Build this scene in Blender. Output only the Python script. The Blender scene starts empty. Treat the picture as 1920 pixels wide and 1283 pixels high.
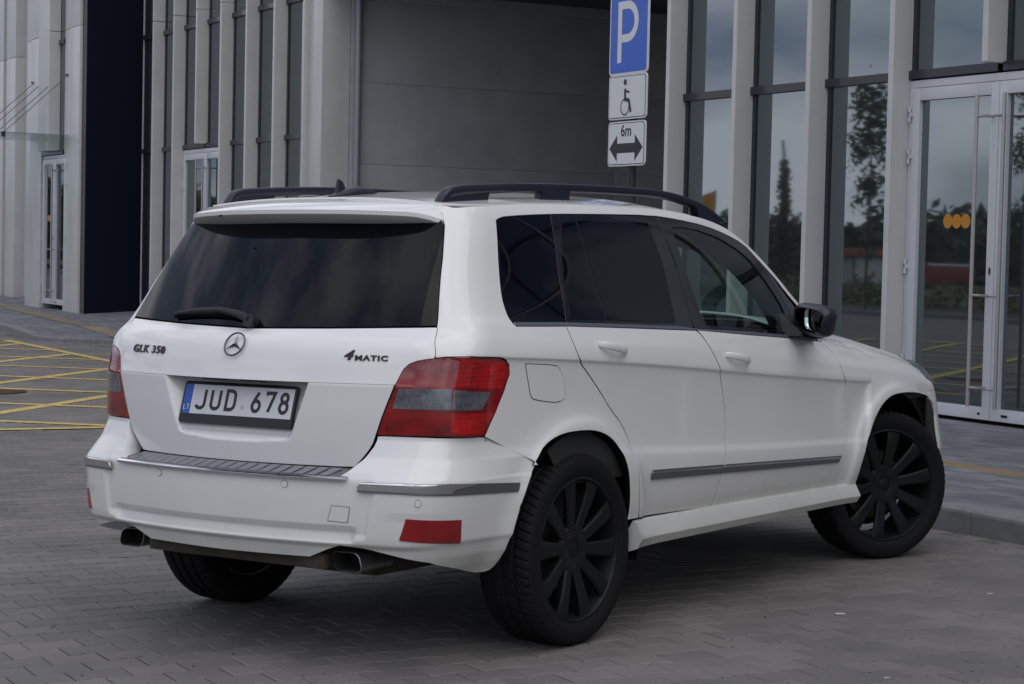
import bpy, bmesh, math, random
import numpy as np
from mathutils import Matrix, Vector, geometry
random.seed(7); RNG=np.random.default_rng(7)
S=bpy.context.scene
# ---------------- camera ----------------
CAM_POS=(4.99641,-6.39312,1.42670); YAW,PITCH,ROLL=0.603525,-0.0404364,0.0078963; FPX=3876.92
def cam_basis():
    cy,sy=math.cos(YAW),math.sin(YAW);cp,sp=math.cos(PITCH),math.sin(PITCH)
    f=Vector((-sy*cp,cy*cp,sp));r=Vector((cy,sy,0));u=r.cross(f);c,s=math.cos(ROLL),math.sin(ROLL)
    return c*r+s*u,-s*r+c*u,f
_r,_u,_f=cam_basis()
cd=bpy.data.cameras.new('camera');cam=bpy.data.objects.new('camera',cd);S.collection.objects.link(cam)
cam.matrix_world=Matrix(((_r.x,_u.x,-_f.x,CAM_POS[0]),(_r.y,_u.y,-_f.y,CAM_POS[1]),(_r.z,_u.z,-_f.z,CAM_POS[2]),(0,0,0,1)))
cd.sensor_fit='HORIZONTAL';cd.sensor_width=36;cd.lens=FPX/1920*36;cd.clip_end=3000;cd.clip_start=.1
S.camera=cam
# ---------------- world ----------------
SUN_EL,SUN_AZ=math.radians(58),math.radians(118)   # azimuth measured clockwise from +Y
w=bpy.data.worlds.new('World');S.world=w;w.use_nodes=True
nt=w.node_tree;nt.nodes.clear();N=nt.nodes.new;LK=nt.links.new
out=N('ShaderNodeOutputWorld');bg=N('ShaderNodeBackground');bg.inputs['Strength'].default_value=.075
sky=N('ShaderNodeTexSky');sky.sky_type='NISHITA';sky.sun_disc=False;sky.sun_elevation=SUN_EL;sky.sun_rotation=SUN_AZ;sky.air_density=1.4;sky.dust_density=1
tc=N('ShaderNodeTexCoord');mp=N('ShaderNodeMapping');mp.inputs['Scale'].default_value=(1,1,2.6);mp.inputs['Rotation'].default_value=(0,0,.8)
n1=N('ShaderNodeTexNoise');n1.inputs['Scale'].default_value=2.2;n1.inputs['Detail'].default_value=7;n1.inputs['Roughness'].default_value=.55;n1.inputs['Distortion'].default_value=.4
r1=N('ShaderNodeValToRGB');r1.color_ramp.elements[0].position=.27;r1.color_ramp.elements[0].color=(0,0,0,1);r1.color_ramp.elements[1].position=.48
n2=N('ShaderNodeTexNoise');n2.inputs['Scale'].default_value=3.7;n2.inputs['Detail'].default_value=6
r2=N('ShaderNodeValToRGB');r2.color_ramp.elements[0].position=.42;r2.color_ramp.elements[0].color=(2.6,3.1,4.3,1);r2.color_ramp.elements[1].position=.60;r2.color_ramp.elements[1].color=(8.7,8.7,9.2,1)
mx=N('ShaderNodeMixRGB')
LK(tc.outputs['Generated'],mp.inputs['Vector']);LK(mp.outputs[0],n1.inputs['Vector']);LK(mp.outputs[0],n2.inputs['Vector'])
LK(n1.outputs['Fac'],r1.inputs[0]);LK(n2.outputs['Fac'],r2.inputs[0])
LK(r1.outputs[0],mx.inputs[0]);LK(sky.outputs[0],mx.inputs[1]);LK(r2.outputs[0],mx.inputs[2]);LK(mx.outputs[0],bg.inputs['Color']);LK(bg.outputs[0],out.inputs[0])
# ---------------- sun ----------------
sl=bpy.data.lights.new('sun','SUN');sl.energy=.6;sl.angle=math.radians(75);sl.color=(1,.95,.88)
sun=bpy.data.objects.new('sun',sl);S.collection.objects.link(sun)
sd=Vector((math.sin(SUN_AZ)*math.cos(SUN_EL),math.cos(SUN_AZ)*math.cos(SUN_EL),math.sin(SUN_EL)))
sun.rotation_euler=sd.to_track_quat('Z','Y').to_euler();sun.location=(0,0,30)
S.view_settings.view_transform='Standard';S.view_settings.look='None';S.view_settings.gamma=1;S.view_settings.use_curve_mapping=False
S.view_settings.exposure=.74
S.render.engine='CYCLES'
# ---------------- helpers ----------------
COL=S.collection
def tag(o,label=None,cat=None,group=None,kind=None):
    if label:o['label']=label
    if cat:o['category']=cat
    if group:o['group']=group
    if kind:o['kind']=kind
    return o
def empty(name,mat=None,label=None,cat=None,group=None):
    o=bpy.data.objects.new(name,None);COL.objects.link(o);o.empty_display_size=.2
    if mat is not None:o.matrix_world=mat
    return tag(o,label,cat,group)
def link(name,me,parent=None,mat=None):
    o=bpy.data.objects.new(name,me);COL.objects.link(o)
    if parent is not None:o.parent=parent
    if mat is not None:o.matrix_local=mat
    return o
def mesh(name,V,F,m=None,smooth=False,normals=None):
    me=bpy.data.meshes.new(name)
    V=np.asarray(V,float)
    me.from_pydata(V.tolist(),[],[list(map(int,f)) for f in F]);
    if m is not None:
        for x in (m if isinstance(m,(list,tuple)) else [m]):me.materials.append(x)
    if smooth or normals is not None:me.polygons.foreach_set('use_smooth',np.ones(len(me.polygons),bool))
    me.update()
    if normals is not None:me.normals_split_custom_set_from_vertices([tuple(n) for n in normals])
    return me
def autosmooth(me,deg=35):
    me.polygons.foreach_set('use_smooth',np.ones(len(me.polygons),bool))
    bm=bmesh.new();bm.from_mesh(me);a=math.radians(deg)
    for e in bm.edges:
        if len(e.link_faces)==2 and e.calc_face_angle(0)>a:e.smooth=False
        elif len(e.link_faces)!=2:e.smooth=False
    bm.to_mesh(me);bm.free();return me
class MB:
    """collects simple solids into one mesh"""
    def __init__(s):s.V=[];s.F=[]
    def add(s,V,F):
        b=len(s.V);s.V+= [tuple(v) for v in V];s.F+=[[i+b for i in f] for f in F];return s
    def box(s,x0,x1,y0,y1,z0,z1):
        return s.add([(x0,y0,z0),(x1,y0,z0),(x1,y1,z0),(x0,y1,z0),(x0,y0,z1),(x1,y0,z1),(x1,y1,z1),(x0,y1,z1)],
          [(0,3,2,1),(4,5,6,7),(0,1,5,4),(1,2,6,5),(2,3,7,6),(3,0,4,7)])
    def tube(s,pts,r,n=8,cap=True,sx=None):
        pts=[Vector(p) for p in pts];k=len(pts);r=r if isinstance(r,(list,tuple)) else [r]*k;V=[];F=[];pu=None
        for i,p in enumerate(pts):
            d=(pts[min(i+1,k-1)]-pts[max(i-1,0)]).normalized()
            u=Vector((0,0,1)) if abs(d.z)<.9 else Vector((1,0,0))
            if pu is not None:u=pu
            a=d.cross(u).normalized();b=a.cross(d).normalized();pu=b
            for j in range(n):
                t=2*math.pi*j/n;V.append(p+a*math.cos(t)*r[i]+b*math.sin(t)*r[i])
        for i in range(k-1):
            for j in range(n):F.append((i*n+j,i*n+(j+1)%n,(i+1)*n+(j+1)%n,(i+1)*n+j))
        if cap:F.append(tuple(range(n))[::-1]);F.append(tuple((k-1)*n+j for j in range(n)))
        return s.add(V,F)
    def prism(s,poly,z0,z1):
        n=len(poly);V=[(x,y,z0) for x,y in poly]+[(x,y,z1) for x,y in poly]
        return s.add(V,[tuple(range(n))[::-1],tuple(range(n,2*n))]+[(i,(i+1)%n,n+(i+1)%n,n+i) for i in range(n)])
    def build(s,name,m,parent=None,mat=None,bevel=0,smooth=False,deg=35):
        me=mesh(name,s.V,s.F,m)
        if bevel:
            bm=bmesh.new();bm.from_mesh(me)
            bmesh.ops.bevel(bm,geom=[e for e in bm.edges if len(e.link_faces)==2 and e.calc_face_angle(0)>.5],offset=bevel,segments=2,profile=.7,affect='EDGES',clamp_overlap=True)
            bm.to_mesh(me);bm.free()
        if smooth or bevel:autosmooth(me,deg)
        return link(name,me,parent,mat)
def lathe(prof,n,axis='x',closed=False):
    """prof: (axial, radius)"""
    V=[];F=[];k=len(prof)
    for i in range(n):
        t=2*math.pi*i/n
        for a,r in prof:V.append((a,r*math.cos(t),r*math.sin(t)))
    for i in range(n):
        j=(i+1)%n
        for q in range(k-1 if not closed else k):
            q2=(q+1)%k
            F.append((i*k+q,i*k+q2,j*k+q2,j*k+q))
    return V,F
# ---------------- materials ----------------
def mat(name,col,rough=.5,metal=0,coat=0,spec=.5,bump=0,bscale=80,var=0,vscale=6,em=None,alpha=None,coatr=.03,rvar=0):
    m=bpy.data.materials.new(name);m.use_nodes=True;t=m.node_tree;b=t.nodes['Principled BSDF'];I=b.inputs
    I['Base Color'].default_value=(*col,1);I['Roughness'].default_value=rough;I['Metallic'].default_value=metal
    I['Coat Weight'].default_value=coat;I['Coat Roughness'].default_value=coatr;I['Specular IOR Level'].default_value=spec
    if var or bump or rvar:
        c=t.nodes.new('ShaderNodeTexCoord')
    if var:
        n=t.nodes.new('ShaderNodeTexNoise');n.inputs['Scale'].default_value=vscale;n.inputs['Detail'].default_value=6;n.inputs['Roughness'].default_value=.62
        t.links.new(c.outputs['Object'],n.inputs['Vector'])
        r=t.nodes.new('ShaderNodeValToRGB');r.color_ramp.elements[0].position=.3;r.color_ramp.elements[1].position=.7
        r.color_ramp.elements[0].color=(*[max(0,x*(1-var)) for x in col],1);r.color_ramp.elements[1].color=(*[min(1,x*(1+var)) for x in col],1)
        t.links.new(n.outputs['Fac'],r.inputs[0]);t.links.new(r.outputs[0],I['Base Color'])
    if rvar:
        n=t.nodes.new('ShaderNodeTexNoise');n.inputs['Scale'].default_value=vscale*2;n.inputs['Detail'].default_value=5
        t.links.new(c.outputs['Object'],n.inputs['Vector'])
        q=t.nodes.new('ShaderNodeMapRange');q.inputs['To Min'].default_value=max(0,rough-rvar);q.inputs['To Max'].default_value=rough+rvar;q.inputs['From Min'].default_value=.3;q.inputs['From Max'].default_value=.7
        t.links.new(n.outputs['Fac'],q.inputs[0]);t.links.new(q.outputs[0],I['Roughness'])
    if bump:
        n=t.nodes.new('ShaderNodeTexNoise');n.inputs['Scale'].default_value=bscale;n.inputs['Detail'].default_value=4
        t.links.new(c.outputs['Object'],n.inputs['Vector'])
        q=t.nodes.new('ShaderNodeBump');q.inputs['Strength'].default_value=bump;q.inputs['Distance'].default_value=.002
        t.links.new(n.outputs['Fac'],q.inputs['Height']);t.links.new(q.outputs[0],I['Normal'])
    return m
def paint_mat():
    m=mat('white_paint',(.76,.76,.745),.42,0,1,.5,coatr=.02)
    t=m.node_tree;b=t.nodes['Principled BSDF'];c=t.nodes.new('ShaderNodeTexCoord')
    g=t.nodes.new('ShaderNodeNewGeometry');sx=t.nodes.new('ShaderNodeSeparateXYZ');t.links.new(g.outputs['Position'],sx.inputs[0])
    n=t.nodes.new('ShaderNodeTexNoise');n.inputs['Scale'].default_value=5;n.inputs['Detail'].default_value=8;n.inputs['Roughness'].default_value=.7
    t.links.new(g.outputs['Position'],n.inputs['Vector'])
    r=t.nodes.new('ShaderNodeMapRange');r.inputs['From Min'].default_value=.66;r.inputs['From Max'].default_value=.34;r.inputs['To Min'].default_value=0;r.inputs['To Max'].default_value=.6
    t.links.new(sx.outputs['Z'],r.inputs[0])
    mu=t.nodes.new('ShaderNodeMath');mu.operation='MULTIPLY';t.links.new(r.outputs[0],mu.inputs[0]);t.links.new(n.outputs['Fac'],mu.inputs[1])
    mx=t.nodes.new('ShaderNodeMixRGB');mx.inputs[1].default_value=(.76,.76,.745,1);mx.inputs[2].default_value=(.30,.26,.18,1)
    t.links.new(mu.outputs[0],mx.inputs[0]);t.links.new(mx.outputs[0],b.inputs['Base Color'])
    r2=t.nodes.new('ShaderNodeMapRange');r2.inputs['To Min'].default_value=.015;r2.inputs['To Max'].default_value=.08;r2.inputs['From Min'].default_value=.35;r2.inputs['From Max'].default_value=.7
    t.links.new(n.outputs['Fac'],r2.inputs[0]);t.links.new(r2.outputs[0],b.inputs['Coat Roughness'])
    return m
def glass_mat(name,tint,mixf=.85,rough=.0):
    """thin see-through glazing: tinted transparency under a fresnel gloss"""
    m=bpy.data.materials.new(name);m.use_nodes=True;t=m.node_tree;t.nodes.clear()
    o=t.nodes.new('ShaderNodeOutputMaterial');a=t.nodes.new('ShaderNodeBsdfTransparent');a.inputs[0].default_value=(*tint,1)
    g=t.nodes.new('ShaderNodeBsdfGlossy');g.inputs['Roughness'].default_value=rough;g.inputs[0].default_value=(.95,.97,1,1)
    f=t.nodes.new('ShaderNodeFresnel');gg=t.nodes.new('ShaderNodeNewGeometry');mr=t.nodes.new('ShaderNodeMapRange');mr.inputs['To Min'].default_value=1.5;mr.inputs['To Max'].default_value=1/1.5;t.links.new(gg.outputs['Backfacing'],mr.inputs[0]);t.links.new(mr.outputs[0],f.inputs[0]);x=t.nodes.new('ShaderNodeMixShader')
    t.links.new(f.outputs[0],x.inputs[0]);t.links.new(a.outputs[0],x.inputs[1]);t.links.new(g.outputs[0],x.inputs[2]);t.links.new(x.outputs[0],o.inputs[0])
    return m
def pane_mat(name,dark,ior=2.3,wav=.02):
    m=mat(name,dark,.02,0,0,.5);b=m.node_tree.nodes['Principled BSDF'];b.inputs['IOR'].default_value=ior;t=m.node_tree
    c=t.nodes.new('ShaderNodeTexCoord');n=t.nodes.new('ShaderNodeTexNoise');n.inputs['Scale'].default_value=1.2;n.inputs['Detail'].default_value=1
    t.links.new(c.outputs['Object'],n.inputs['Vector']);q=t.nodes.new('ShaderNodeBump');q.inputs['Strength'].default_value=wav;q.inputs['Distance'].default_value=.05
    t.links.new(n.outputs['Fac'],q.inputs['Height']);t.links.new(q.outputs[0],b.inputs['Normal']);return m
def text_mesh(name,s,size,ext=0,off=0,sx=1,shear=0,space=1):
    cu=bpy.data.curves.new(name,'FONT');cu.body=s;cu.size=size;cu.extrude=ext;cu.offset=off;cu.shear=shear;cu.space_character=space;cu.resolution_u=3
    cu.align_x='CENTER';cu.align_y='CENTER'
    o=bpy.data.objects.new(name,cu);COL.objects.link(o);dg=bpy.context.evaluated_depsgraph_get();dg.update()
    me=bpy.data.meshes.new_from_object(o.evaluated_get(dg));bpy.data.objects.remove(o)
    if sx!=1:me.transform(Matrix.Diagonal((sx,1,1,1)))
    me.name=name;return me
def ribbon(pts,wd,closed=False):
    """mitred flat stroke in xy"""
    P=[Vector(p) for p in pts];n=len(P);L=[];R=[]
    for i in range(n):
        a=P[(i-1)%n] if (i>0 or closed) else None;b=P[(i+1)%n] if (i<n-1 or closed) else None;p=P[i]
        d1=(p-a).normalized() if a is not None else (b-p).normalized();d2=(b-p).normalized() if b is not None else d1
        nn=Vector((-(d1+d2).y,(d1+d2).x)).normalized();c=max(.5,nn.dot(Vector((-d1.y,d1.x))))
        L.append(p+nn*wd/2/c);R.append(p-nn*wd/2/c)
    V=[(v.x,v.y,0) for v in L]+[(v.x,v.y,0) for v in R];F=[]
    for i in range(n if closed else n-1):
        j=(i+1)%n;F.append((n+i,n+j,j,i))
    return V,F
def arc(cx,cy,rx,ry,a0,a1,n=14):
    return [(cx+rx*math.cos(math.radians(a0+(a1-a0)*i/n)),cy+ry*math.sin(math.radians(a0+(a1-a0)*i/n))) for i in range(n+1)]
# glyph strokes in a 1 x 2 cell (width,height)
def glyph(c):
    if c=='J':return [([(1,2),(1,.5)]+arc(.5,.5,.5,.5,0,-160)[1:],0)]
    if c=='U':return [([(0,2),(0,.5)]+arc(.5,.5,.5,.5,180,360)[1:]+[(1,2)],0)]
    if c=='D':return [([(0,0),(0,2),(.45,2)]+arc(.45,1.45,.55,.55,90,0)[1:]+arc(.45,.55,.55,.55,0,-90)+[(0,0)][:0],1)]
    if c=='6':return [(arc(.5,.55,.5,.55,0,360,24)[:-1],1),([(.72,2),(.28,1.3)]+arc(.5,.55,.5,.55,150,180,4),0)]
    if c=='7':return [([(0,1.72),(0,2),(1,2),(.35,0)],0)]
    if c=='8':return [(arc(.5,.55,.5,.55,0,360,24)[:-1],1),(arc(.5,1.53,.42,.45,0,360,24)[:-1],1)]
    if c=='P':return [([(0,0),(0,2),(.45,2)]+arc(.45,1.45,.55,.55,90,-90)+[(.0,.9)],0)]
    if c=='L':return [([(0,2),(0,0),(.9,0)],0)]
    if c=='T':return [([(.5,0),(.5,2)],0),([(0,2),(1,2)],0)]
    return []
def lettering(name,txt,h,cw,gap,sw,m,parent,M,ext=.0006):
    """stroke lettering centred on origin of M (local xy plane, +z towards reader); one object per glyph"""
    tot=sum(cw if c!=' ' else gap*2.4 for c in txt)+gap*(len(txt)-1);x=-tot/2
    for c in txt:
        if c==' ':x+=gap*2.4+gap;continue
        V=[];F=[];k=0
        for pts,cl in glyph(c):
            p2=[(x+sw/2+a*(cw-sw),-h/2+sw/2+b/2*(h-sw)) for a,b in pts]
            v,f=ribbon(p2,sw,bool(cl));b0=len(V);V+=[(q[0],q[1],ext+k*.0002) for q in v];F+=[[i+b0 for i in g] for g in f];k+=1
        link(name,mesh(name,V,F,m),parent,M);x+=cw+gap
# ---------------- panel builder on a parametric skin ----------------
def pip(P,poly):
    x,y=P[:,0],P[:,1];r=np.zeros(len(P),bool);n=len(poly)
    for i in range(n):
        x1,y1=poly[i];x2,y2=poly[(i+1)%n]
        c=((y1>y)!=(y2>y));
        with np.errstate(divide='ignore',invalid='ignore'):xi=(x2-x1)*(y-y1)/(y2-y1+1e-30)+x1
        r^=c&(x<xi)
    return r
def segdist(P,poly):
    d=np.full(len(P),9e9);n=len(poly)
    for i in range(n):
        a=poly[i];b=poly[(i+1)%n];ab=b-a;L=ab@ab
        t=np.clip(((P-a)@ab)/(L+1e-12),0,1);d=np.minimum(d,np.hypot(*(P-a-t[:,None]*ab).T))
    return d
def area(p):return .5*np.sum(p[:,0]*np.roll(p[:,1],-1)-np.roll(p[:,0],-1)*p[:,1])
def resample(p,s):
    o=[];n=len(p)
    for i in range(n):
        a=p[i];b=p[(i+1)%n];k=max(1,int(np.ceil(np.hypot(*(b-a))/s)))
        for j in range(k):o.append(a+(b-a)*j/k)
    return np.array(o)
def smooth_open(pts,n=1):
    """chaikin on an open polyline keeping the ends"""
    p=[np.array(q,float) for q in pts]
    for _ in range(n):
        o=[p[0]]
        for a,b in zip(p[:-1],p[1:]):o+=[a*.75+b*.25,a*.25+b*.75]
        o.append(p[-1]);p=o
    return [tuple(q) for q in p]
def insetpoly(p,d):
    n=len(p);q=np.zeros_like(p)
    for i in range(n):
        a=p[i-1];b=p[i];c=p[(i+1)%n];e1=(b-a)/(np.hypot(*(b-a))+1e-12);e2=(c-b)/(np.hypot(*(c-b))+1e-12)
        n1=np.array([-e1[1],e1[0]]);n2=np.array([-e2[1],e2[0]]);m=n1+n2;l=np.hypot(*m)
        m=m/l if l>1e-6 else n1;q[i]=b+m*d/max(.45,m@n1)
    return q
_cache={}
def tess(outline,holes,rt,rz,inset,rows=None):
    p=np.array(outline,float)
    keep=[0]
    for i in range(1,len(p)):
        if np.hypot(*(p[i]-p[keep[-1]]))>1e-4:keep.append(i)
    p=p[keep]
    if np.hypot(*(p[0]-p[-1]))<1e-4:p=p[:-1]
    if area(p)<0:p=p[::-1]
    p=resample(insetpoly(p,inset),min(.02,rt));hs=[]
    for h in holes:
        h=np.array(h,float)
        if area(h)<0:h=h[::-1]
        hs.append(resample(insetpoly(h,-inset),min(.02,rt)))
    lo=p.min(0);hi=p.max(0)
    T,Z=np.meshgrid(np.arange(lo[0],hi[0],rt),np.arange(lo[1],hi[1],rz),indexing='ij')
    if rows is not None and rows[0]>.28:T,Z=np.meshgrid(np.arange(lo[0],hi[0],rt),rows,indexing='ij')
    elif rows is not None:
        T,Z=np.meshgrid(np.arange(lo[0],hi[0],rt),rows,indexing='ij');Z=Z-.084*(T+YA(Z)-1.0)*np.clip((Z-.35)/.6,0,1)*np.clip((1.3-Z)/.2,0,1)
    G=np.stack([T.ravel(),Z.ravel()],1);G=G[pip(G,p)]
    if len(G):
        G=G[segdist(G,p)>.45*min(rt,rz)]
        for h in hs:
            G=G[~pip(G,h)];G=G[segdist(G,h)>.45*min(rt,rz)]
    V=[tuple(v) for v in p];E=[(i,(i+1)%len(p)) for i in range(len(p))]
    for h in hs:
        b=len(V);V+=[tuple(v) for v in h];E+=[(b+i,b+(i+1)%len(h)) for i in range(len(h))]
    V+=[tuple(v) for v in G]
    r=geometry.delaunay_2d_cdt([Vector(v) for v in V],E,[],0,1e-6)
    vv=np.array([tuple(v) for v in r[0]]);ff=np.array([f for f in r[2] if len(f)==3])
    c=vv[ff].mean(1);k=pip(c,p)
    for h in hs:k&=~pip(c,h)
    ff=ff[k];a=vv[ff];s=np.cross(a[:,1]-a[:,0],a[:,2]-a[:,0])
    ff=ff[np.abs(s)>1e-12];s=s[np.abs(s)>1e-12];ff[s<0]=ff[s<0][:,::-1]
    return vv,ff,[p]+[h[::-1] for h in hs]
def evalf(f,tz,off=0):
    e=5e-4
    P=f(tz[:,0],tz[:,1]);a=f(tz[:,0]+e,tz[:,1])-f(tz[:,0]-e,tz[:,1]);b=f(tz[:,0],tz[:,1]+e)-f(tz[:,0],tz[:,1]-e)
    n=np.cross(a,b);n/=np.linalg.norm(n,axis=1)[:,None]+1e-15
    return P+n*off,n
def panel(name,f,outline,m,parent,rows=None,rt=.03,rz=.014,inset=.002,off=0,thick=.012,holes=(),mirror=False,key=None,flip=False,dark=False):
    k=key or id(outline)
    if k not in _cache:_cache[k]=(tess(outline,holes,rt,rz,inset,rows),outline)
    vv,ff,loops=_cache[k][0]
    P,n=evalf(f,vv,off);V=[P];Nn=[n];F=[tuple(x) for x in ff];b=len(P)
    if thick:
        for lp in loops:
            Q,m_=evalf(f,lp,off);k2=len(lp)
            d=np.roll(Q,-1,0)-np.roll(Q,1,0);o=np.cross(d,m_);o/=np.linalg.norm(o,axis=1)[:,None]+1e-12
            r=min(.0015,thick*.3)
            V+=[Q,Q+o*r*.6-m_*r,Q-m_*thick];Nn+=[m_,(m_*.5+o),o]
            for ring in range(2):
                for i in range(k2):
                    j=(i+1)%k2;F.append((b+ring*k2+i,b+(ring+1)*k2+i,b+(ring+1)*k2+j,b+ring*k2+j))
            b+=3*k2
    V=np.concatenate(V);Nn=np.concatenate(Nn);Nn/=np.linalg.norm(Nn,axis=1)[:,None]+1e-12
    if flip:F=[g[::-1] for g in F];Nn=-Nn
    if mirror:V=V*[-1,1,1];Nn=Nn*[-1,1,1];F=[g[::-1] for g in F]
    me=mesh(name,V,F,[m,M_gapm] if dark else m,normals=Nn)
    if dark:  # inner flange faces coloured black so the panel gaps look shaded
        mi=np.zeros(len(F),np.int32);c=len(ff)
        for lp in loops:mi[c+len(lp):c+2*len(lp)]=1;c+=2*len(lp)
        me.polygons.foreach_set('material_index',mi)
    return link(name,me,parent)
def pchip(xk,yk):
    xk=np.array(xk,float);yk=np.array(yk,float);h=np.diff(xk);d=np.diff(yk)/h
    m=np.zeros(len(xk));m[0]=d[0];m[-1]=d[-1]
    for i in range(1,len(xk)-1):
        if d[i-1]*d[i]>0:
            w1=2*h[i]+h[i-1];w2=h[i]+2*h[i-1];m[i]=(w1+w2)/(w1/d[i-1]+w2/d[i])
    def f(x):
        x=np.clip(x,xk[0]-.3,xk[-1]+.3);i=np.clip(np.searchsorted(xk,x)-1,0,len(xk)-2)
        t=(x-xk[i])/h[i];o=(x<xk[0])|(x>xk[-1])
        r=((1+2*t)*(1-t)**2*yk[i]+t*(1-t)**2*h[i]*m[i]+t*t*(3-2*t)*yk[i+1]+t*t*(t-1)*h[i]*m[i+1])
        e=np.where(x<xk[0],yk[0]+(x-xk[0])*m[0],yk[-1]+(x-xk[-1])*m[-1])
        return np.where(o,e,r)
    return f
class Tab:
    def __init__(s,pts,sig=.006,lin=False):
        p=sorted(pts);xk=[a for a,_ in p];yk=[b for _,b in p]
        s.g=np.arange(xk[0]-.25,xk[-1]+.25,.002)
        if lin:
            v=np.interp(s.g,xk,yk)
            lo=s.g<xk[0];hi=s.g>xk[-1]
            v[lo]=yk[0]+(s.g[lo]-xk[0])*(yk[1]-yk[0])/(xk[1]-xk[0]);v[hi]=yk[-1]+(s.g[hi]-xk[-1])*(yk[-1]-yk[-2])/(xk[-1]-xk[-2])
        else: v=pchip(xk,yk)(s.g)
        if sig:
            n=int(3*sig/.002)+1;k=np.exp(-.5*(np.arange(-n,n+1)*.002/sig)**2);k/=k.sum()
            v=np.convolve(np.pad(v,n,mode='edge'),k,'valid')
        s.v=v
    def __call__(s,x): return np.interp(x,s.g,s.v)
# ---------- upper body skin ----------
W=Tab([(.28,.868),(.40,.872),(.47,.888),(.54,.899),(.60,.905),(.643,.903),(.675,.894),(.74,.8905),(.85,.8885),(.94,.8905),(.964,.8925),(.975,.8965),(.9805,.9005),(.990,.9000),(1.05,.889),(1.10,.871),(1.14,.853),(1.165,.838),(1.20,.824),(1.30,.793),(1.40,.760),(1.50,.727),(1.56,.703),(1.60,.683),(1.63,.655),(1.645,.635)],.003)
W2=Tab([(.28,.868),(.40,.872),(.47,.888),(.54,.899),(.60,.905),(.66,.905),(.74,.904),(.85,.903),(.92,.901),(.985,.8985),(1.02,.894),(1.06,.886),(1.10,.871),(1.14,.853),(1.2,.824)],.008)
AW=Tab([(.25,0),(.42,.012),(.56,.038),(.80,.07),(.98,.084),(1.05,.075),(1.15,.05),(1.22,.04),(1.35,.01),(1.6,0)],.01)
Y0=Tab([(.60,-.885),(.70,-.900),(.80,-.913),(.90,-.918),(.985,-.918),(1.00,-.914),(1.06,-.900),(1.11,-.882),(1.145,-.855),(1.165,-.825),(1.18,-.808),(1.20,-.794),(1.35,-.700),(1.54,-.572),(1.62,-.515)],.006)
TAP=Tab([(-1.1,.075),(-.8,.045),(-.5,.022),(-.1,.004),(.4,0),(1.8,0),(2.4,.003),(2.9,.004),(3.2,.006),(3.3,.008),(3.6,.014)],.05)
TAPG=Tab([(-1.1,.08),(-.8,.06),(-.4,.030),(.1,.008),(.6,0),(1.2,.006),(1.8,.03),(2.3,.075)],.12)  # greenhouse narrows to both ends
YA=Tab([(.5,-.60),(.8,-.60),(1.05,-.575),(1.2,-.47),(1.4,-.36),(1.6,-.25)],.03)
XB=Tab([(.5,.74),(.8,.73),(1.05,.70),(1.2,.69),(1.4,.63),(1.6,.56)],.03)
KR=.27
LC=.30
ZT_=Tab([(1.6,1.10),(2.0,1.075),(2.4,1.055),(2.8,1.015),(3.05,.975),(3.2,.94),(3.4,.88),(3.6,.80)],.04)
def side_x(y,z):
    zz=z+AW(z)*(y-1.0)
    q=np.clip((y-(2.372+(z-.53)*.37))/.034,0,1);q=q*q*(3-2*q);x=W(zz)*(1-q)+W2(zz)*q
    g=np.clip((z-.95)/.6,0,1);g=g*g*(3-2*g)
    x=x-TAP(y)*(1-g)-TAPG(y)*g
    x=x-.085*np.clip((z-(ZT_(y)-.13))/.13,0,1.3)**2*np.clip((y-2.0)/.5,0,1)
    # arch flare
    for yc,dx in ((0.,.015),(2.755,.022)):
        d=np.hypot(y-yc,(z-.36))
        x=x+(dx*np.exp(-((np.maximum(d-.43,0))/.07)**2)*np.clip((1.02-z)/.2,0,1)+.0085/(1+np.exp((d-.478)/.005)))*np.clip((z-.30)/.05,0,1)
    return x
def _skin(t,z):
    """t>=0 side (y=YA+t); -LC<t<0 corner; t<-LC rear face toward x=0"""
    t=np.asarray(t,float);z=np.asarray(z,float)
    ya=YA(z);xa=side_x(ya,z);e=.002
    ta=(side_x(ya+e,z)-xa)/e      # dx/dy
    xb=XB(z);yb=Y0(z)+KR*xb**2;tb=2*KR*xb  # dy/dx
    # intersection: x=xa+ta*(y-ya); y=yb+tb*(x-xb)
    cx=(xa+ta*(yb-tb*xb-ya))/(1-ta*tb);cy=yb+tb*(cx-xb)
    w=np.clip(-t/LC,0,1)
    bx=(1-w)**2*xa+2*w*(1-w)*cx+w*w*xb;by=(1-w)**2*ya+2*w*(1-w)*cy+w*w*yb
    ys=ya+np.maximum(t,0);xs=side_x(ys,z)
    xr=xb*(1-np.maximum(-t-LC,0)/(1-LC));yr=Y0(z)+KR*xr**2
    x=np.where(t>=0,xs,np.where(t<-LC,xr,bx));y=np.where(t>=0,ys,np.where(t<-LC,yr,by))
    return np.stack([x,y,z*np.ones_like(x)],-1)
# ---------- rear bumper skin ----------
BW=Tab([(.28,.77),(.33,.805),(.36,.83),(.40,.857),(.44,.874),(.455,.885),(.50,.891),(.60,.905),(.661,.9075),(.668,.905),(.74,.882),(.79,.873),(.84,.873)],.0035,True)
BY0=Tab([(.28,-.80),(.33,-.90),(.37,-.945),(.43,-.965),(.445,-.985),(.47,-.988),(.60,-.990),(.661,-.989),(.668,-.984),(.74,-.934),(.80,-.918),(.84,-.918)],.0035,True)
BYA=Tab([(.3,-.60),(.5,-.62),(.66,-.62),(.84,-.60)],.03)
BXB=Tab([(.3,.66),(.45,.72),(.60,.745),(.67,.745),(.84,.73)],.03)
BK=.215
def bump_x(y,z):
    x=BW(z)-TAP(y)*.9
    d=np.hypot(y,(z-.36))
    return x+.017*np.clip((y+.64)/.22,0,1)*np.clip((z-.67)/.06,0,1)+.020*np.exp(-((np.maximum(d-.42,0))/.05)**2)
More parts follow.
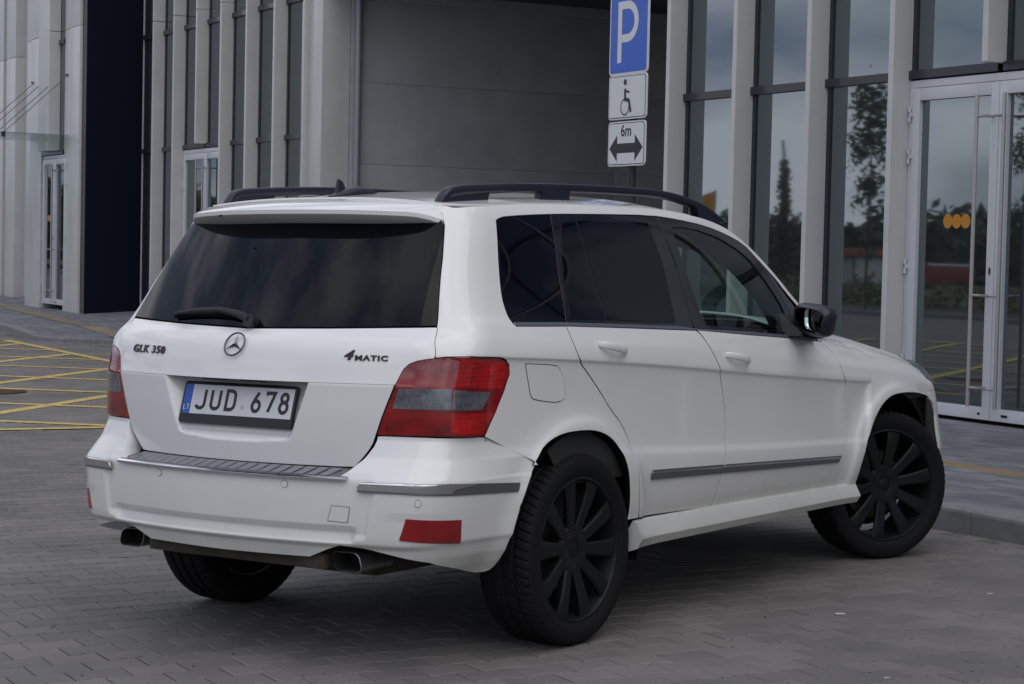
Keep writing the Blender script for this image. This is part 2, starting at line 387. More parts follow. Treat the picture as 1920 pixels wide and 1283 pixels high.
def _bump(t,z):
    t=np.asarray(t,float);z=np.asarray(z,float)
    ya=BYA(z);xa=bump_x(ya,z);e=.002
    ta=(bump_x(ya+e,z)-xa)/e
    xb=BXB(z);k=BK+(.06)*np.clip((z-.67)/.13,0,1);yb=BY0(z)+k*xb**2;tb=2*k*xb
    cx=(xa+ta*(yb-tb*xb-ya))/(1-ta*tb);cy=yb+tb*(cx-xb)
    w=np.clip(-t/LC,0,1)
    bx=(1-w)**2*xa+2*w*(1-w)*cx+w*w*xb;by=(1-w)**2*ya+2*w*(1-w)*cy+w*w*yb
    ys=ya+np.maximum(t,0);xs=bump_x(ys,z)
    xr=xb*(1-np.maximum(-t-LC,0)/(1-LC));yr=BY0(z)+k*xr**2
    x=np.where(t>=0,xs,np.where(t<-LC,xr,bx));y=np.where(t>=0,ys,np.where(t<-LC,yr,by))
    return np.stack([x,y,z*np.ones_like(x)],-1)
def mir(P): return P*np.array([-1,1,1])

YF=Tab([(.2,3.46),(.35,3.52),(.55,3.56),(.70,3.53),(.80,3.45),(.90,3.38),(1.0,3.32),(1.1,3.28)],.02)
NP=3.3
def nose(th,z):
    xa=side_x(3.2+0*z,z);c=np.clip(np.cos(th),1e-6,1)**(2/NP);s_=np.clip(np.sin(th),0,1)**(2/NP)
    return np.stack([xa*c,3.2+(YF(z)-3.2)*s_,z+0*th],-1)
HZ=Tab([(1.9,1.20),(2.1,1.19),(2.4,1.175),(2.8,1.13),(3.05,1.065),(3.25,1.01),(3.4,.94),(3.5,.87)],.04)
def hood(x,y):
    zt=ZT_(y);xs=side_x(y,zt);e=np.minimum(np.abs(x)/xs,1.2)
    bul=.014/(1+np.exp((np.abs(x)-.46)/.02))
    return zt+(HZ(y)-.014-zt)*(1-e**2.6)+bul*(1-e**2)

def wrap(f):
    def g(t,z):
        t=np.asarray(t,float);z=np.asarray(z,float)+0*t
        m=t<-1;P=f(np.where(m,-2-t,t),z);P[...,0]=np.where(m,-P[...,0],P[...,0]);return P
    return g
skin=wrap(_skin);bump=wrap(_bump)
O={"G_gap": [[-0.3061, 1.6081], [-0.263, 1.582], [-0.2447, 1.5421], [-0.2446, 1.4224], [-0.2582, 1.2778], [-0.2591, 1.189], [-0.2293, 1.1093], [-0.2256, 1.083]], "L": [[-0.2259, 1.083], [-0.1875, 1.0869], [-0.0874, 1.0881], [0.0721, 1.0801], [0.1178, 1.0693], [0.1465, 1.0516], [0.1588, 1.0185], [0.1378, 0.9611], [0.0976, 0.8906], [0.0391, 0.8104], [-0.0923, 0.8118], [-0.2843, 0.8152], [-0.4332, 0.8149], [-0.4068, 0.8761], [-0.3813, 0.9284], [-0.356, 0.9776], [-0.3369, 1.0204], [-0.324, 1.046], [-0.306, 1.0637], [-0.2822, 1.0738], [-0.2522, 1.0798]], "band": [[-0.3394, 0.9798], [-0.13, 0.9779], [0.0641, 0.9622], [0.0174, 0.9006], [-0.1436, 0.908], [-0.3699, 0.9073]], "div": [[-0.1234, 1.0849], [-0.122, 1.0232], [-0.13, 0.9779], [-0.1428, 0.9043], [-0.1519, 0.8158]], "gl": [[-0.4332, 0.8149], [-0.4388, 0.801], [-0.4479, 0.7791], [-0.4766, 0.7421], [-0.5169, 0.7]], "bq": [[0.0427, 0.8064], [0.1863, 0.7499], [0.2686, 0.7117], [0.2797, 0.6967]], "arch": [[0.2797, 0.6967], [0.3297, 0.7381], [0.4013, 0.777], [0.4788, 0.7952], [0.5858, 0.797], [0.6994, 0.7882], [0.7872, 0.7713], [0.8424, 0.7319], [0.8696, 0.6676], [0.8942, 0.6109], [0.924, 0.5366], [0.9376, 0.4703], [0.9365, 0.4297]], "dr": [[0.4548, 1.1855], [0.4932, 1.1364], [0.534, 1.0908], [0.5704, 1.0523], [0.6478, 1.0038], [0.7464, 0.9301], [0.8094, 0.8718], [0.9094, 0.7947], [0.9603, 0.7243], [0.9573, 0.6667], [0.9748, 0.5827], [0.9966, 0.5135], [1.0198, 0.4305]], "sillt": [[1.0185, 0.4298], [1.6323, 0.4119], [2.1901, 0.4041], [2.7834, 0.3896], [2.9457, 0.3919]], "bg": [[1.4572, 1.144], [1.5521, 1.0832], [1.6282, 1.0015], [1.6705, 0.9357], [1.7105, 0.8483], [1.7237, 0.7616], [1.7165, 0.6762], [1.699, 0.6168], [1.6779, 0.5539], [1.6517, 0.4761], [1.6319, 0.4131]], "fg": [[2.7085, 1.0613], [2.7707, 1.0122], [2.7948, 0.9543], [2.8254, 0.9004], [2.8513, 0.8725], [2.8594, 0.8596], [2.8595, 0.6904], [2.8223, 0.5774], [2.7941, 0.5079], [2.7895, 0.4183], [2.7834, 0.3896]], "farch": [[2.9553, 0.386], [2.9588, 0.467], [2.9754, 0.5349], [3.029, 0.5986], [3.0773, 0.6958], [3.1296, 0.7417], [3.2096, 0.7813], [3.3025, 0.7985], [3.467, 0.796], [3.6668, 0.7822], [3.7457, 0.7637], [3.8028, 0.7211], [3.8259, 0.6729], [3.8281, 0.6031]], "dlot": [[0.0309, 1.5633], [0.0458, 1.571], [0.084, 1.5797], [0.3602, 1.5943], [0.6968, 1.6012], [1.1044, 1.6059], [1.3189, 1.5931], [1.549, 1.571], [1.7343, 1.5384], [1.9084, 1.4951], [2.0254, 1.4369], [2.1827, 1.3595], [2.3031, 1.2859], [2.4305, 1.2198]], "dlor": [[0.0309, 1.5633], [0.0396, 1.4988], [0.0637, 1.3496], [0.072, 1.2909], [0.0926, 1.2402], [0.1139, 1.2032], [0.1417, 1.1868]], "dlob": [[0.1417, 1.1868], [0.4539, 1.1802], [0.9083, 1.164], [1.4476, 1.1422], [1.903, 1.1137], [2.3668, 1.0857], [2.6643, 1.0635]], "strip": [[0.1243, 1.2008], [0.4578, 1.1941], [1.2936, 1.1615], [1.4494, 1.1492], [1.906, 1.1256], [2.3722, 1.0969]], "qd": [[0.3673, 1.5944], [0.4121, 1.4023], [0.445, 1.2719], [0.4548, 1.1855]], "fd_": [[0.536, 1.5732], [0.6309, 1.408], [0.7297, 1.2373], [0.7499, 1.1842]], "rf": [[1.0751, 1.5753], [1.198, 1.3953], [1.3069, 1.1791]], "fw": [[1.2346, 1.5697], [1.5273, 1.158]], "fuel": [[0.2372, 1.054], [0.4179, 1.0437], [0.4563, 1.0308], [0.4951, 0.9809], [0.5188, 0.8984], [0.3111, 0.9205], [0.2901, 0.9386], [0.2699, 0.9905]], "mold": [[1.0985, 0.576], [1.0969, 0.6095], [1.6756, 0.584], [2.7791, 0.5403], [2.7706, 0.5164], [1.6831, 0.5513]], "crease": [[0.4658, 1.0653], [0.9978, 1.0245], [1.5972, 0.976], [2.2743, 0.9188], [2.8463, 0.8747], [3.0561, 0.8503]], "barch": [[0.3084, 0.6954], [0.2845, 0.6612], [0.2482, 0.598], [0.2301, 0.5544], [0.2107, 0.4969], [0.193, 0.4304], [0.1857, 0.3727], [0.1771, 0.325], [0.1322, 0.3133], [0.0306, 0.3342], [-0.0671, 0.3667]], "bq_b": [[0.0599, 0.8051], [0.1987, 0.7499], [0.2923, 0.7109], [0.3084, 0.6954]], "chr": [[-0.4416, 0.6269], [-0.4268, 0.661], [-0.1065, 0.6606], [0.2272, 0.6368], [0.2149, 0.6058], [-0.1044, 0.6205]], "refl": [[-0.2779, 0.5444], [-0.0523, 0.5321], [-0.0456, 0.4494], [-0.2892, 0.4689]], "sensors": [[-0.2335, 0.5962], [-0.7192, 0.6399]], "hitch": [[-0.5441, 0.5745], [-0.4803, 0.5726], [-0.4828, 0.5191], [-0.5535, 0.5222]], "lipc": [[-0.3788, 0.4716], [-0.2622, 0.4659], [0.1429, 0.4206]], "handle": [[0.6354, 1.1211], [0.9096, 1.0838]], "handle2": [[1.6451, 1.0499], [1.915, 1.0078]], "rails": [[0.9814, 0.4065], [2.9369, 0.3802]]}
# ---------------- frames ----------------
UP=Vector((.0149,.0034,1)).normalized();PSI=-0.483838
FD=Vector((math.cos(PSI),math.sin(PSI),0));FD=(FD-UP*FD.dot(UP)).normalized();PD=UP.cross(FD).normalized()
MB_=Matrix(((FD.x,PD.x,UP.x,0),(FD.y,PD.y,UP.y,0),(FD.z,PD.z,UP.z,0),(0,0,0,1)))
def BM(f,p,u=0,rot=0):return MB_@Matrix.Translation((f,p,u))@Matrix.Rotation(rot,4,'Z')
def gz(x,y):
    d=-(.0149*x+.0034*y)-.022;return .5*(d+np.sqrt(d*d+.0001))
def gp(f,p,h=0):
    """street surface point from facade coordinates"""
    x=f*FD.x+p*PD.x;y=f*FD.y+p*PD.y;return x,y,gz(x,y)+h
def camdist(P):
    R=np.array([_r,_u,_f]);q=(np.asarray(P)-np.array(CAM_POS))@R.T
    d=np.where(q[:,2]>.3,q[:,2],-1);px=960+FPX*q[:,0]/d;py=641.5-FPX*q[:,1]/d
    return d,px,py
def paver_material(name,c0,c1,c2,obj=False,fine=260,bw=None):
    m=bpy.data.materials.new(name);m.use_nodes=True;t=m.node_tree;b=t.nodes['Principled BSDF'];N=t.nodes.new;L=t.links.new
    b.inputs['Roughness'].default_value=.82
    if obj:r=N('ShaderNodeObjectInfo');rs=r.outputs['Random']
    else:
        r=N('ShaderNodeAttribute');r.attribute_name='tone';rs=r.outputs['Fac']
    cr=N('ShaderNodeValToRGB');e=cr.color_ramp.elements;e[0].position=0;e[0].color=(*c0,1);e[1].position=1;e[1].color=(*c2,1);k=e.new(.5);k.color=(*c1,1)
    L(rs,cr.inputs[0]);g=N('ShaderNodeNewGeometry')
    n=N('ShaderNodeTexNoise');n.inputs['Scale'].default_value=fine;n.inputs['Detail'].default_value=5;n.inputs['Roughness'].default_value=.7;L(g.outputs['Position'],n.inputs['Vector'])
    n2=N('ShaderNodeTexNoise');n2.inputs['Scale'].default_value=1.1;n2.inputs['Detail'].default_value=6;n2.inputs['Roughness'].default_value=.6;L(g.outputs['Position'],n2.inputs['Vector'])
    mr=N('ShaderNodeMapRange');mr.inputs['From Min'].default_value=.25;mr.inputs['From Max'].default_value=.75;mr.inputs['To Min'].default_value=.62;mr.inputs['To Max'].default_value=1.38;L(n.outputs['Fac'],mr.inputs[0])
    m2=N('ShaderNodeMapRange');m2.inputs['From Min'].default_value=.3;m2.inputs['From Max'].default_value=.7;m2.inputs['To Min'].default_value=.76;m2.inputs['To Max'].default_value=1.22;L(n2.outputs['Fac'],m2.inputs[0])
    mu=N('ShaderNodeMath');mu.operation='MULTIPLY';L(mr.outputs[0],mu.inputs[0]);L(m2.outputs[0],mu.inputs[1])
    vm=N('ShaderNodeVectorMath');vm.operation='SCALE';L(cr.outputs[0],vm.inputs[0]);L(mu.outputs[0],vm.inputs['Scale']);L(vm.outputs[0],b.inputs['Base Color'])
    bp=N('ShaderNodeBump');bp.inputs['Strength'].default_value=.55;bp.inputs['Distance'].default_value=.0015;L(n.outputs['Fac'],bp.inputs['Height']);L(bp.outputs[0],b.inputs['Normal'])
    return m
PCOL=((.134,.126,.121),(.152,.142,.136),(.172,.159,.151))
M_pav_o=paver_material('paver_concrete_single',*PCOL,obj=True);M_pav_f=paver_material('paver_concrete',*PCOL)
M_sand=mat('joint_sand',(.12,.11,.10),.95,var=.5,vscale=9,bump=.5,bscale=300)
WCOL=((.115,.124,.138),(.15,.157,.170),(.195,.20,.208))
M_wal_o=paver_material('walk_paver_single',*WCOL,obj=True);M_wal_f=paver_material('walk_paver',*WCOL)
M_wal_y=paver_material('walk_paver_yellow',(.20,.155,.09),(.24,.18,.10),(.21,.14,.09),obj=False)
# ---------------- ground sheet ----------------
xs=np.concatenate([[-1500,-500,-200,-100],np.arange(-60,30,2.),[60,150,500,1500]]);ys=np.concatenate([[-1500,-500,-200,-100],np.arange(-60,50,2.),[100,300,1500]])
X,Y=np.meshgrid(xs,ys,indexing='ij');Z=gz(X,Y);far=np.hypot(X,Y);Z=np.where(far>70,np.minimum(Z,gz(-60,0)),Z)-.011
V=np.stack([X.ravel(),Y.ravel(),Z.ravel()],1);ny=len(ys);F=[(i*ny+j,(i+1)*ny+j,(i+1)*ny+j+1,i*ny+j+1) for i in range(len(xs)-1) for j in range(ny-1)]
def ground_mat():
    """jointing sand near by, the same paving seen too far off to tell blocks apart beyond the built ones"""
    m=paver_material('parking_surface',*PCOL);t=m.node_tree;N=t.nodes.new;L=t.links.new;b=t.nodes['Principled BSDF']
    g=N('ShaderNodeNewGeometry');mp=N('ShaderNodeMapping');mp.inputs['Rotation'].default_value=(0,0,-PSI);L(g.outputs['Position'],mp.inputs['Vector'])
    br=N('ShaderNodeTexBrick');br.inputs['Scale'].default_value=1;br.inputs['Brick Width'].default_value=.2;br.inputs['Row Height'].default_value=.147;br.inputs['Mortar Size'].default_value=.006;br.inputs['Mortar Smooth'].default_value=.3
    br.inputs['Color1'].default_value=(*PCOL[0],1);br.inputs['Color2'].default_value=(*PCOL[2],1);br.inputs['Mortar'].default_value=(.07,.065,.06,1)
    L(mp.outputs[0],br.inputs['Vector'])
    vm=[n for n in t.nodes if n.type=='VECT_MATH'][0];L(br.outputs['Color'],vm.inputs[0]);return m
ground=link('parking_ground',mesh('parking_ground',V,F,ground_mat()));tag(ground,kind='structure')
# jointing sand bed under the built blocks
def zone_mesh(f0,f1,p0,p1,h,df=.5):
    fs=np.arange(f0,f1+1e-6,df);ps=np.arange(p0,p1+1e-6,df);V=[gp(f,p,h) for f in fs for p in ps];n=len(ps)
    return V,[(i*n+j,(i+1)*n+j,(i+1)*n+j+1,i*n+j+1) for i in range(len(fs)-1) for j in range(n-1)]
# ---------------- H shaped concrete pavers ----------------
def hprof(g):
    w=[(-.1,.0825),(-.0655,.0825),(-.0345,.0645),(.0345,.0645),(.0655,.0825),(.1,.0825)]
    p=[]
    for v,a in w:p.append((a-g,math.copysign(max(0,abs(v)-(g if abs(v)>.09 else 0)),v)))
    return p+[(-a,v) for a,v in p[::-1]]
po=np.array(hprof(.0026));pi_=np.array(hprof(.0078))
F1=[tuple(range(12))]+[(12+i,12+(i+1)%12,(i+1)%12,i) for i in range(12)]+[(24+i,24+(i+1)%12,12+(i+1)%12,12+i) for i in range(12)]
base=np.concatenate([np.c_[pi_,np.zeros(12)],np.c_[po,np.full(12,-.0035)],np.c_[po,np.full(12,-.014)]])
cs=[]
for i in range(-215,60):
    f=.11+.147*i
    if f<-25 or f>7.5:continue
    for j in range(-60,60):
        p=-1.22+.2*j+(.1 if i%2 else 0)
        if -9<p<4.9:cs.append((f,p))
cs=np.array(cs);X,Y,Z=gp(cs[:,0],cs[:,1]);P=np.stack([X,Y,Z],1)
d,px,py=camdist(P)
ok=(d>0)&(px>-330)&(px<2250)&(py<1420)&((d<19)|((d<35)&(px<420)))
kerb_p=np.interp(cs[:,0],[-25,-22.3,-21.9,-21.65,-21.5,-21.3,-10.2,-9.4,-8,30],[4.72,4.43,4.55,4.70,5.15,5.6,5.6,3.9,3.83,3.83]);ok&=cs[:,1]<kerb_p-.12
cs=cs[ok];P=P[ok];d=d[ok];px=px[ok];py=py[ok]
vis=(px>0)&(px<1920)&(py>0)&(py<1283)
hid=(np.abs(P[:,0])<.8)&(P[:,1]>-.7)&(P[:,1]<3.2)
order=np.argsort(np.where(vis&~hid,d,1e3+d))
R3=np.array([[FD.x,PD.x,0],[FD.y,PD.y,0],[0,0,1]])
R3[:2,0]/=np.hypot(*R3[:2,0]);R3[:2,1]/=np.hypot(*R3[:2,1])
pm=mesh('paver',base,F1,M_pav_o)
for k in order[:300]:
    o=link('paver',pm,ground);a=RNG.normal(0,.0035,2);x,y,z=P[k]
    o.matrix_local=Matrix(((R3[0,0],R3[0,1],0,x),(R3[1,0],R3[1,1],0,y),(0,0,1,z+RNG.normal(0,.0006)),(0,0,0,1)))@Matrix.Rotation(a[0],4,'X')@Matrix.Rotation(a[1],4,'Y')
rest=order[300:];n=len(rest);bb=(base@R3.T)
tilt=RNG.normal(0,.0035,(n,2));VV=bb[None]+P[rest][:,None]+np.array([0,0,1])*(base[None,:,0]*tilt[:,:1]+base[None,:,1]*tilt[:,1:]+RNG.normal(0,.0006,(n,1)))[...,None]
FF=[tuple(q+36*k for q in f) for k in range(n) for f in F1]
me=mesh('paver_field',VV.reshape(-1,3),FF,M_pav_f);at=me.attributes.new('tone','FLOAT','POINT');at.data.foreach_set('value',np.repeat(RNG.random(n),36))
tag(link('paver_field',me,ground),kind='stuff')
V,F=zone_mesh(-14,7.5,-7,4.5,-.008);link('joint_sand',mesh('joint_sand',V,F,M_sand),ground)
# ---------------- yellow hatched box markings ----------------
M_yel=mat('yellow_road_paint',(.55,.41,.11),.7,var=.28,vscale=14,bump=.3)
def mark(name,a,b,wd,h=.003):
    a=np.array(a);b=np.array(b);L=np.hypot(*(b-a));k=max(2,int(L/.4));n=np.array([-(b-a)[1],(b-a)[0]])/L*wd/2
    V=[];
    for i in range(k+1):
        c=a+(b-a)*i/k;V+=[gp(*(c+n),h),gp(*(c-n),h)]
    return link(name,mesh(name,V,[(2*i,2*i+1,2*i+3,2*i+2) for i in range(k)],M_yel))
ym=empty('yellow_box_marking',Matrix.Translation(gp(-12,1,0)),'yellow cross-hatched keep-clear box painted on the paving left of the white car','road marking')
Mi=ym.matrix_world.inverted()
def padd(o):o.parent=ym;o.matrix_parent_inverse=Mi;return o
f0,f1,p0,p1=-22.2,-8.52,-5.2,4.0
def clip(c,dv):
    """segment of the line c+t*dv inside the box"""
    t0,t1=-99,99
    for q,l,h in((0,f0,f1),(1,p0,p1)):
        a=(l-c[q])/dv[q];b=(h-c[q])/dv[q];t0=max(t0,min(a,b));t1=min(t1,max(a,b))
    return None if t1-t0<.3 else ((c[0]+dv[0]*t0,c[1]+dv[1]*t0),(c[0]+dv[0]*t1,c[1]+dv[1]*t1))
for i in range(-3,9):
    s=clip((-10.3-2.55*i+1.15*0,1.15),(-.76,.65))
    if s:padd(mark('diagonal_line',*s,.14))
for i in range(-3,9):
    s=clip((-11.1-2.15*i,1.15),(.63,.77))
    if s:padd(mark('diagonal_line',*s,.13,.0045))
for a,b in (((f0,p1),(f1,p1)),((f0,p0),(f1,p0)),((f1,p0),(f1,p1)),((f0,p0),(f0,p1))):padd(mark('edge_line',a,b,.13,.0062))
# ---------------- manhole ----------------
M_iron=mat('cast_iron',(.10,.055,.04),.7,.3,var=.5,vscale=30,bump=.6,bscale=60)
mh=MB();mh.prism([(.36*math.cos(a),.36*math.sin(a)) for a in np.linspace(0,2*math.pi,32,endpoint=False)],-.01,.002)
for r in np.arange(-.27,.3,.06):
    q=math.sqrt(.33**2-r*r);mh.box(-q,q,r-.015,r+.015,.002,.006)
x,y,z=gp(-12.45,1.42,.004);o=mh.build('manhole_cover',M_iron,None,Matrix.Translation((x,y,z)));tag(o,'rusty round cast iron manhole cover set in the yellow hatched paving','manhole cover')
# ---------------- raised walk, kerb ----------------
KF,KPp=[-60,-25,-22.3,-21.9,-21.65,-21.5,-21.3,-10.2,-9.4,-8,30],[4.9,4.72,4.43,4.55,4.70,5.15,5.6,5.6,3.9,3.83,3.83]
def walk_h(f,p):
    """height in the building frame"""
    hk=np.interp(f,[-45,-24,-21.5,-19,-10,-8,10],[.075,.07,.035,.03,.03,.145,.150]);hb=np.interp(f,[-45,-28,-24,-19,10],[.32,.29,.25,.19,.185])
    k_=np.interp(f,KF,KPp);t=np.clip((p-k_-.2)/(7.3-k_-.2),0,1);return hk*(1-t)+hb*t
def wp(f,p,h=0):return tuple(FD*float(f)+PD*float(p)+UP*float(walk_h(f,p)+h))
def kp(f):return float(np.interp(f,KF,KPp))
def walk_mat():
    m=paver_material('walk_surface',*WCOL);t=m.node_tree;N=t.nodes.new;L=t.links.new
    g=N('ShaderNodeNewGeometry');mp=N('ShaderNodeMapping');mp.inputs['Rotation'].default_value=(0,0,-PSI);L(g.outputs['Position'],mp.inputs['Vector'])
    br=N('ShaderNodeTexBrick');br.inputs['Scale'].default_value=1;br.inputs['Brick Width'].default_value=.2;br.inputs['Row Height'].default_value=.1;br.inputs['Mortar Size'].default_value=.004
    br.inputs['Color1'].default_value=(*WCOL[0],1);br.inputs['Color2'].default_value=(*WCOL[2],1);br.inputs['Mortar'].default_value=(.06,.06,.06,1);L(mp.outputs[0],br.inputs['Vector'])
    vm=[n for n in t.nodes if n.type=='VECT_MATH'][0];L(br.outputs['Color'],vm.inputs[0]);return m
fs=np.concatenate([np.arange(-60,-24,2.),np.arange(-24,-22.5,.5),np.arange(-22.4,-21.1,.1),np.arange(-21,-10.5,.5),np.arange(-10.3,-9.2,.1),np.arange(-9,9,.5)]);V=[];K=9
for f in fs:
    a=kp(f)+.13
    for k in range(K):V.append(wp(f,a+(22-a)*(k/(K-1))**1.8,-.012))
F=[(i*K+j,(i+1)*K+j,(i+1)*K+j+1,i*K+j+1) for i in range(len(fs)-1) for j in range(K-1)]
walk=link('pavement',mesh('pavement',V,F,walk_mat()));tag(walk,kind='structure')
# block paving of the walk in front of the doors
bw,bh=.2,.1
rb=np.array([[-.0985,-.0485],[.0985,-.0485],[.0985,.0485],[-.0985,.0485]]);ri=rb*np.array([.96,.92])
base2=np.concatenate([np.c_[ri,np.zeros(4)],np.c_[rb,np.full(4,-.003)],np.c_[rb,np.full(4,-.015)]])
F2=[(0,1,2,3)]+[(4+i,4+(i+1)%4,(i+1)%4,i) for i in range(4)]+[(8+i,8+(i+1)%4,4+(i+1)%4,4+i) for i in range(4)]
pm2=mesh('paver',base2,F2,M_wal_o);pm2y=mesh('paver',base2,F2,M_wal_y)
pm2y.attributes.new('tone','FLOAT','POINT').data.foreach_set('value',RNG.random(12))
cells=[(f+(.1 if j%2 else 0),3.99+.1*j,5.14<3.99+.1*j<5.39) for j in range(0,34) for f in np.arange(-7.9,1.2,.2)]
P=np.array([wp(f,p) for f,p,_ in cells]);d,px,py=camdist(P)
s=np.where((px>1700)&(px<1925)&(py>770)&(py<1000),d,1e3+d);order=np.argsort(s)
Rb=MB_.to_3x3()
for k in order[:300]:
    f,p,yl=cells[k];o=link('paver',pm2y if yl else pm2,walk);o.matrix_local=Matrix.Translation(P[k])@Rb.to_4x4()@Matrix.Rotation(RNG.normal(0,.004),4,'X')
rb3=np.array(Rb)
for sel,nm,mm in (([k for k in order[300:] if not cells[k][2]],'paver_field',M_wal_f),([k for k in order[300:] if cells[k][2]],'yellow_paver_row',M_wal_y)):
    n=len(sel);VV=(base2@rb3.T)[None]+P[sel][:,None]+rb3[:,2]*RNG.normal(0,.0008,(n,1,1))
    me=mesh(nm,VV.reshape(-1,3),[tuple(q+12*k for q in f) for k in range(n) for f in F2],mm);at=me.attributes.new('tone','FLOAT','POINT');at.data.foreach_set('value',np.repeat(RNG.random(n),12))
    tag(link(nm,me,walk),kind='stuff')
# worn yellow guide band on the far part of the walk
def band(pts,wd,name):
    V=[]
    for f,p in pts:V+=[wp(f,p-wd/2,-.006),wp(f,p+wd/2,-.006)]
    me=mesh(name,V,[(2*i,2*i+2,2*i+3,2*i+1) for i in range(len(pts)-1)],mat(name,(.21,.165,.115),.85,var=.35,vscale=1.6,bump=.4));link(name,me,walk)
band([(f,float(np.interp(f,[-60,-32,-21,-12,-8],[7.0,6.2,5.45,5.27,5.27]))) for f in np.arange(-45,-7.9,1)],.26,'guide_band')
band([(f,kp(f)+.42) for f in np.arange(-21.1,-10.6,.5)],.24,'dropped_kerb_band')
# kerb stones
M_kerb=mat('kerb_concrete',(.20,.20,.20),.85,var=.22,vscale=7,bump=.5,bscale=120)
kb=bpy.data.objects.new('kerb',None);COL.objects.link(kb);tag(kb,kind='structure')
kpath=[(-60.,4.9),(-25,4.72),(-22.6,4.46),(-22.2,4.46),(-21.9,4.55),(-21.65,4.72),(-21.5,5.15),(-21.3,5.6),(-10.2,5.6),(-9.4,3.9),(-9.1,3.83),(9,3.83)]
kpts=[kpath[0]];rem=1.0
for (a0,b0),(a1,b1) in zip(kpath[:-1],kpath[1:]):
    L_=math.hypot(a1-a0,b1-b0);k_=max(1,round(L_/1.0))
    for q_ in range(1,k_+1):kpts.append((a0+(a1-a0)*q_/k_,b0+(b1-b0)*q_/k_))
kpts=[q_ for q_ in kpts if q_[0]>-46]
for (fa,pa),(fb,pb) in zip(kpts[:-1],kpts[1:]):
    a=Vector(wp(fa,pa));b=Vector(wp(fb,pb));x=(b-a).normalized();y=UP.cross(x).normalized()
    m_=Matrix(((x.x,y.x,UP.x,a.x),(x.y,y.y,UP.y,a.y),(x.z,y.z,UP.z,a.z),(0,0,0,1)))
    q=MB();l=(b-a).length;pr=[(0,-.4),(0,-.022),(.004,-.008),(.018,0),(.142,0),(.146,-.004),(.146,-.4)]
    n=len(pr);V=[(.003,u,v) for u,v in pr]+[(l-.003,u,v) for u,v in pr];q.add(V,[tuple(range(n)),tuple(range(2*n-1,n-1,-1))]+[(i,n+i,n+(i+1)%n,(i+1)%n) for i in range(n)])
    q.build('kerb_stone',M_kerb,kb,m_)
# ---------------- office building ----------------
M_fin=mat('fin_aluminium',(.57,.57,.55),.38,.0,.15,var=.07,vscale=1.5,rvar=.08)
M_trn=mat('dark_mullion',(.018,.021,.03),.35,.0,.2)
M_pane=pane_mat('facade_glass',(.026,.030,.029),2.9);M_pane.node_tree.nodes['Principled BSDF'].inputs['Specular Tint'].default_value=(.80,.92,1,1);M_doorf=mat('door_frame_white',(.62,.63,.66),.3,0,.2,var=.04,vscale=2)
M_steel=mat('brushed_steel',(.42,.41,.40),.34,.6);M_navy=mat('navy_panel',(.003,.005,.015),.6,0,0,.15)
M_dkgrey=mat('dark_grey_trim',(.05,.052,.055),.5);M_wall=mat('grey_sandwich_panel',(.46,.465,.47),.55,var=.1,vscale=2,bump=.1,bscale=400)
M_back=mat('interior_dark',(.03,.03,.032),.9);M_orange=mat('orange_sticker',(.55,.22,.01),.5);M_black=mat('black_gap',(.006,.006,.007),.8)
BL=empty('office_building',BM(-9.7,7.45,.19),'long modern office building with pale vertical fins, tall windows, glass doors and a dark drive-through','building')
BLi=BL.matrix_world.inverted()
def bpart(mb,name,m,f=0,p=0,u=0,parent=None,rot=0,**k):
    M=BM(f,p,u,rot);o=mb.build(name,m,parent or BL,None,**k)
    o.matrix_local=(WM[parent].inverted() if parent and parent is not BL else BLi)@M
    WM[o]=M;return o
WM={}
def bshare(name,me,f,p,u,parent=None,rot=0,s=None):
    M=BM(f,p,u,rot)
    if s:M=M@Matrix.Diagonal((*s,1))
    o=link(name,me,parent or BL);o.matrix_local=(WM[parent].inverted() if parent else BLi)@M;WM[o]=M;return o
def finmesh(h,w=.062,dp=.21,bv=.006):
    b=MB();b.box(-w,0,-dp,-.002,0,h);me=mesh('facade_fin',b.V,b.F,M_fin)
    bm=bmesh.new();bm.from_mesh(me);bmesh.ops.bevel(bm,geom=bm.edges[:],offset=bv,segments=1,affect='EDGES');bm.to_mesh(me);bm.free();return me
ZB=-.25;ZJ=5.05;ZT=9.2
fin_lo=finmesh(ZJ-.004-ZB);fin_hi=finmesh(ZT-ZJ-.004);fin_mid=finmesh(ZJ-.004-2.975);
def fins(f,p,short=False,ps=0):
    if short:bshare('facade_fin',fin_mid,f,p,2.975)
    else:bshare('facade_fin',fin_lo,f,p,ZB)
    bshare('facade_fin',fin_hi,f,p,ZJ+.004)
def pane(f0,f1,p,z0,z1):
    b=MB();b.box(0,f1-f0,0,.02,0,z1-z0);return bpart(b,'window_pane',M_pane,f0,p,z0)
def transom(f0,f1,p,z,h=.07):
    b=MB();b.box(0,f1-f0,-.045,.03,0,h);return bpart(b,'transom',M_trn,f0,p,z)
def mull(f,p,z0,z1,w=.05):
    b=MB();b.box(-w/2,w/2,-.012,.03,0,z1-z0);return bpart(b,'mullion',M_trn,f,p,z0)
def bay(f0,f1,p,door=False):
    """one glazed bay from the fin at f0 to the next at f1"""
    z0=ZB if not door else 2.985
    if not door:pane(f0+.002,f1-.06,p,z0,2.918)
    transom(f0-.0,f1-.06,p,2.918)
    pane(f0+.002,f1-.06,p,2.99,4.83);transom(f0,f1-.06,p,4.83);pane(f0+.002,f1-.06,p,4.902,ZT)
    mull(f0+.027,p-.002,ZB if not door else 2.99,ZT,.05)
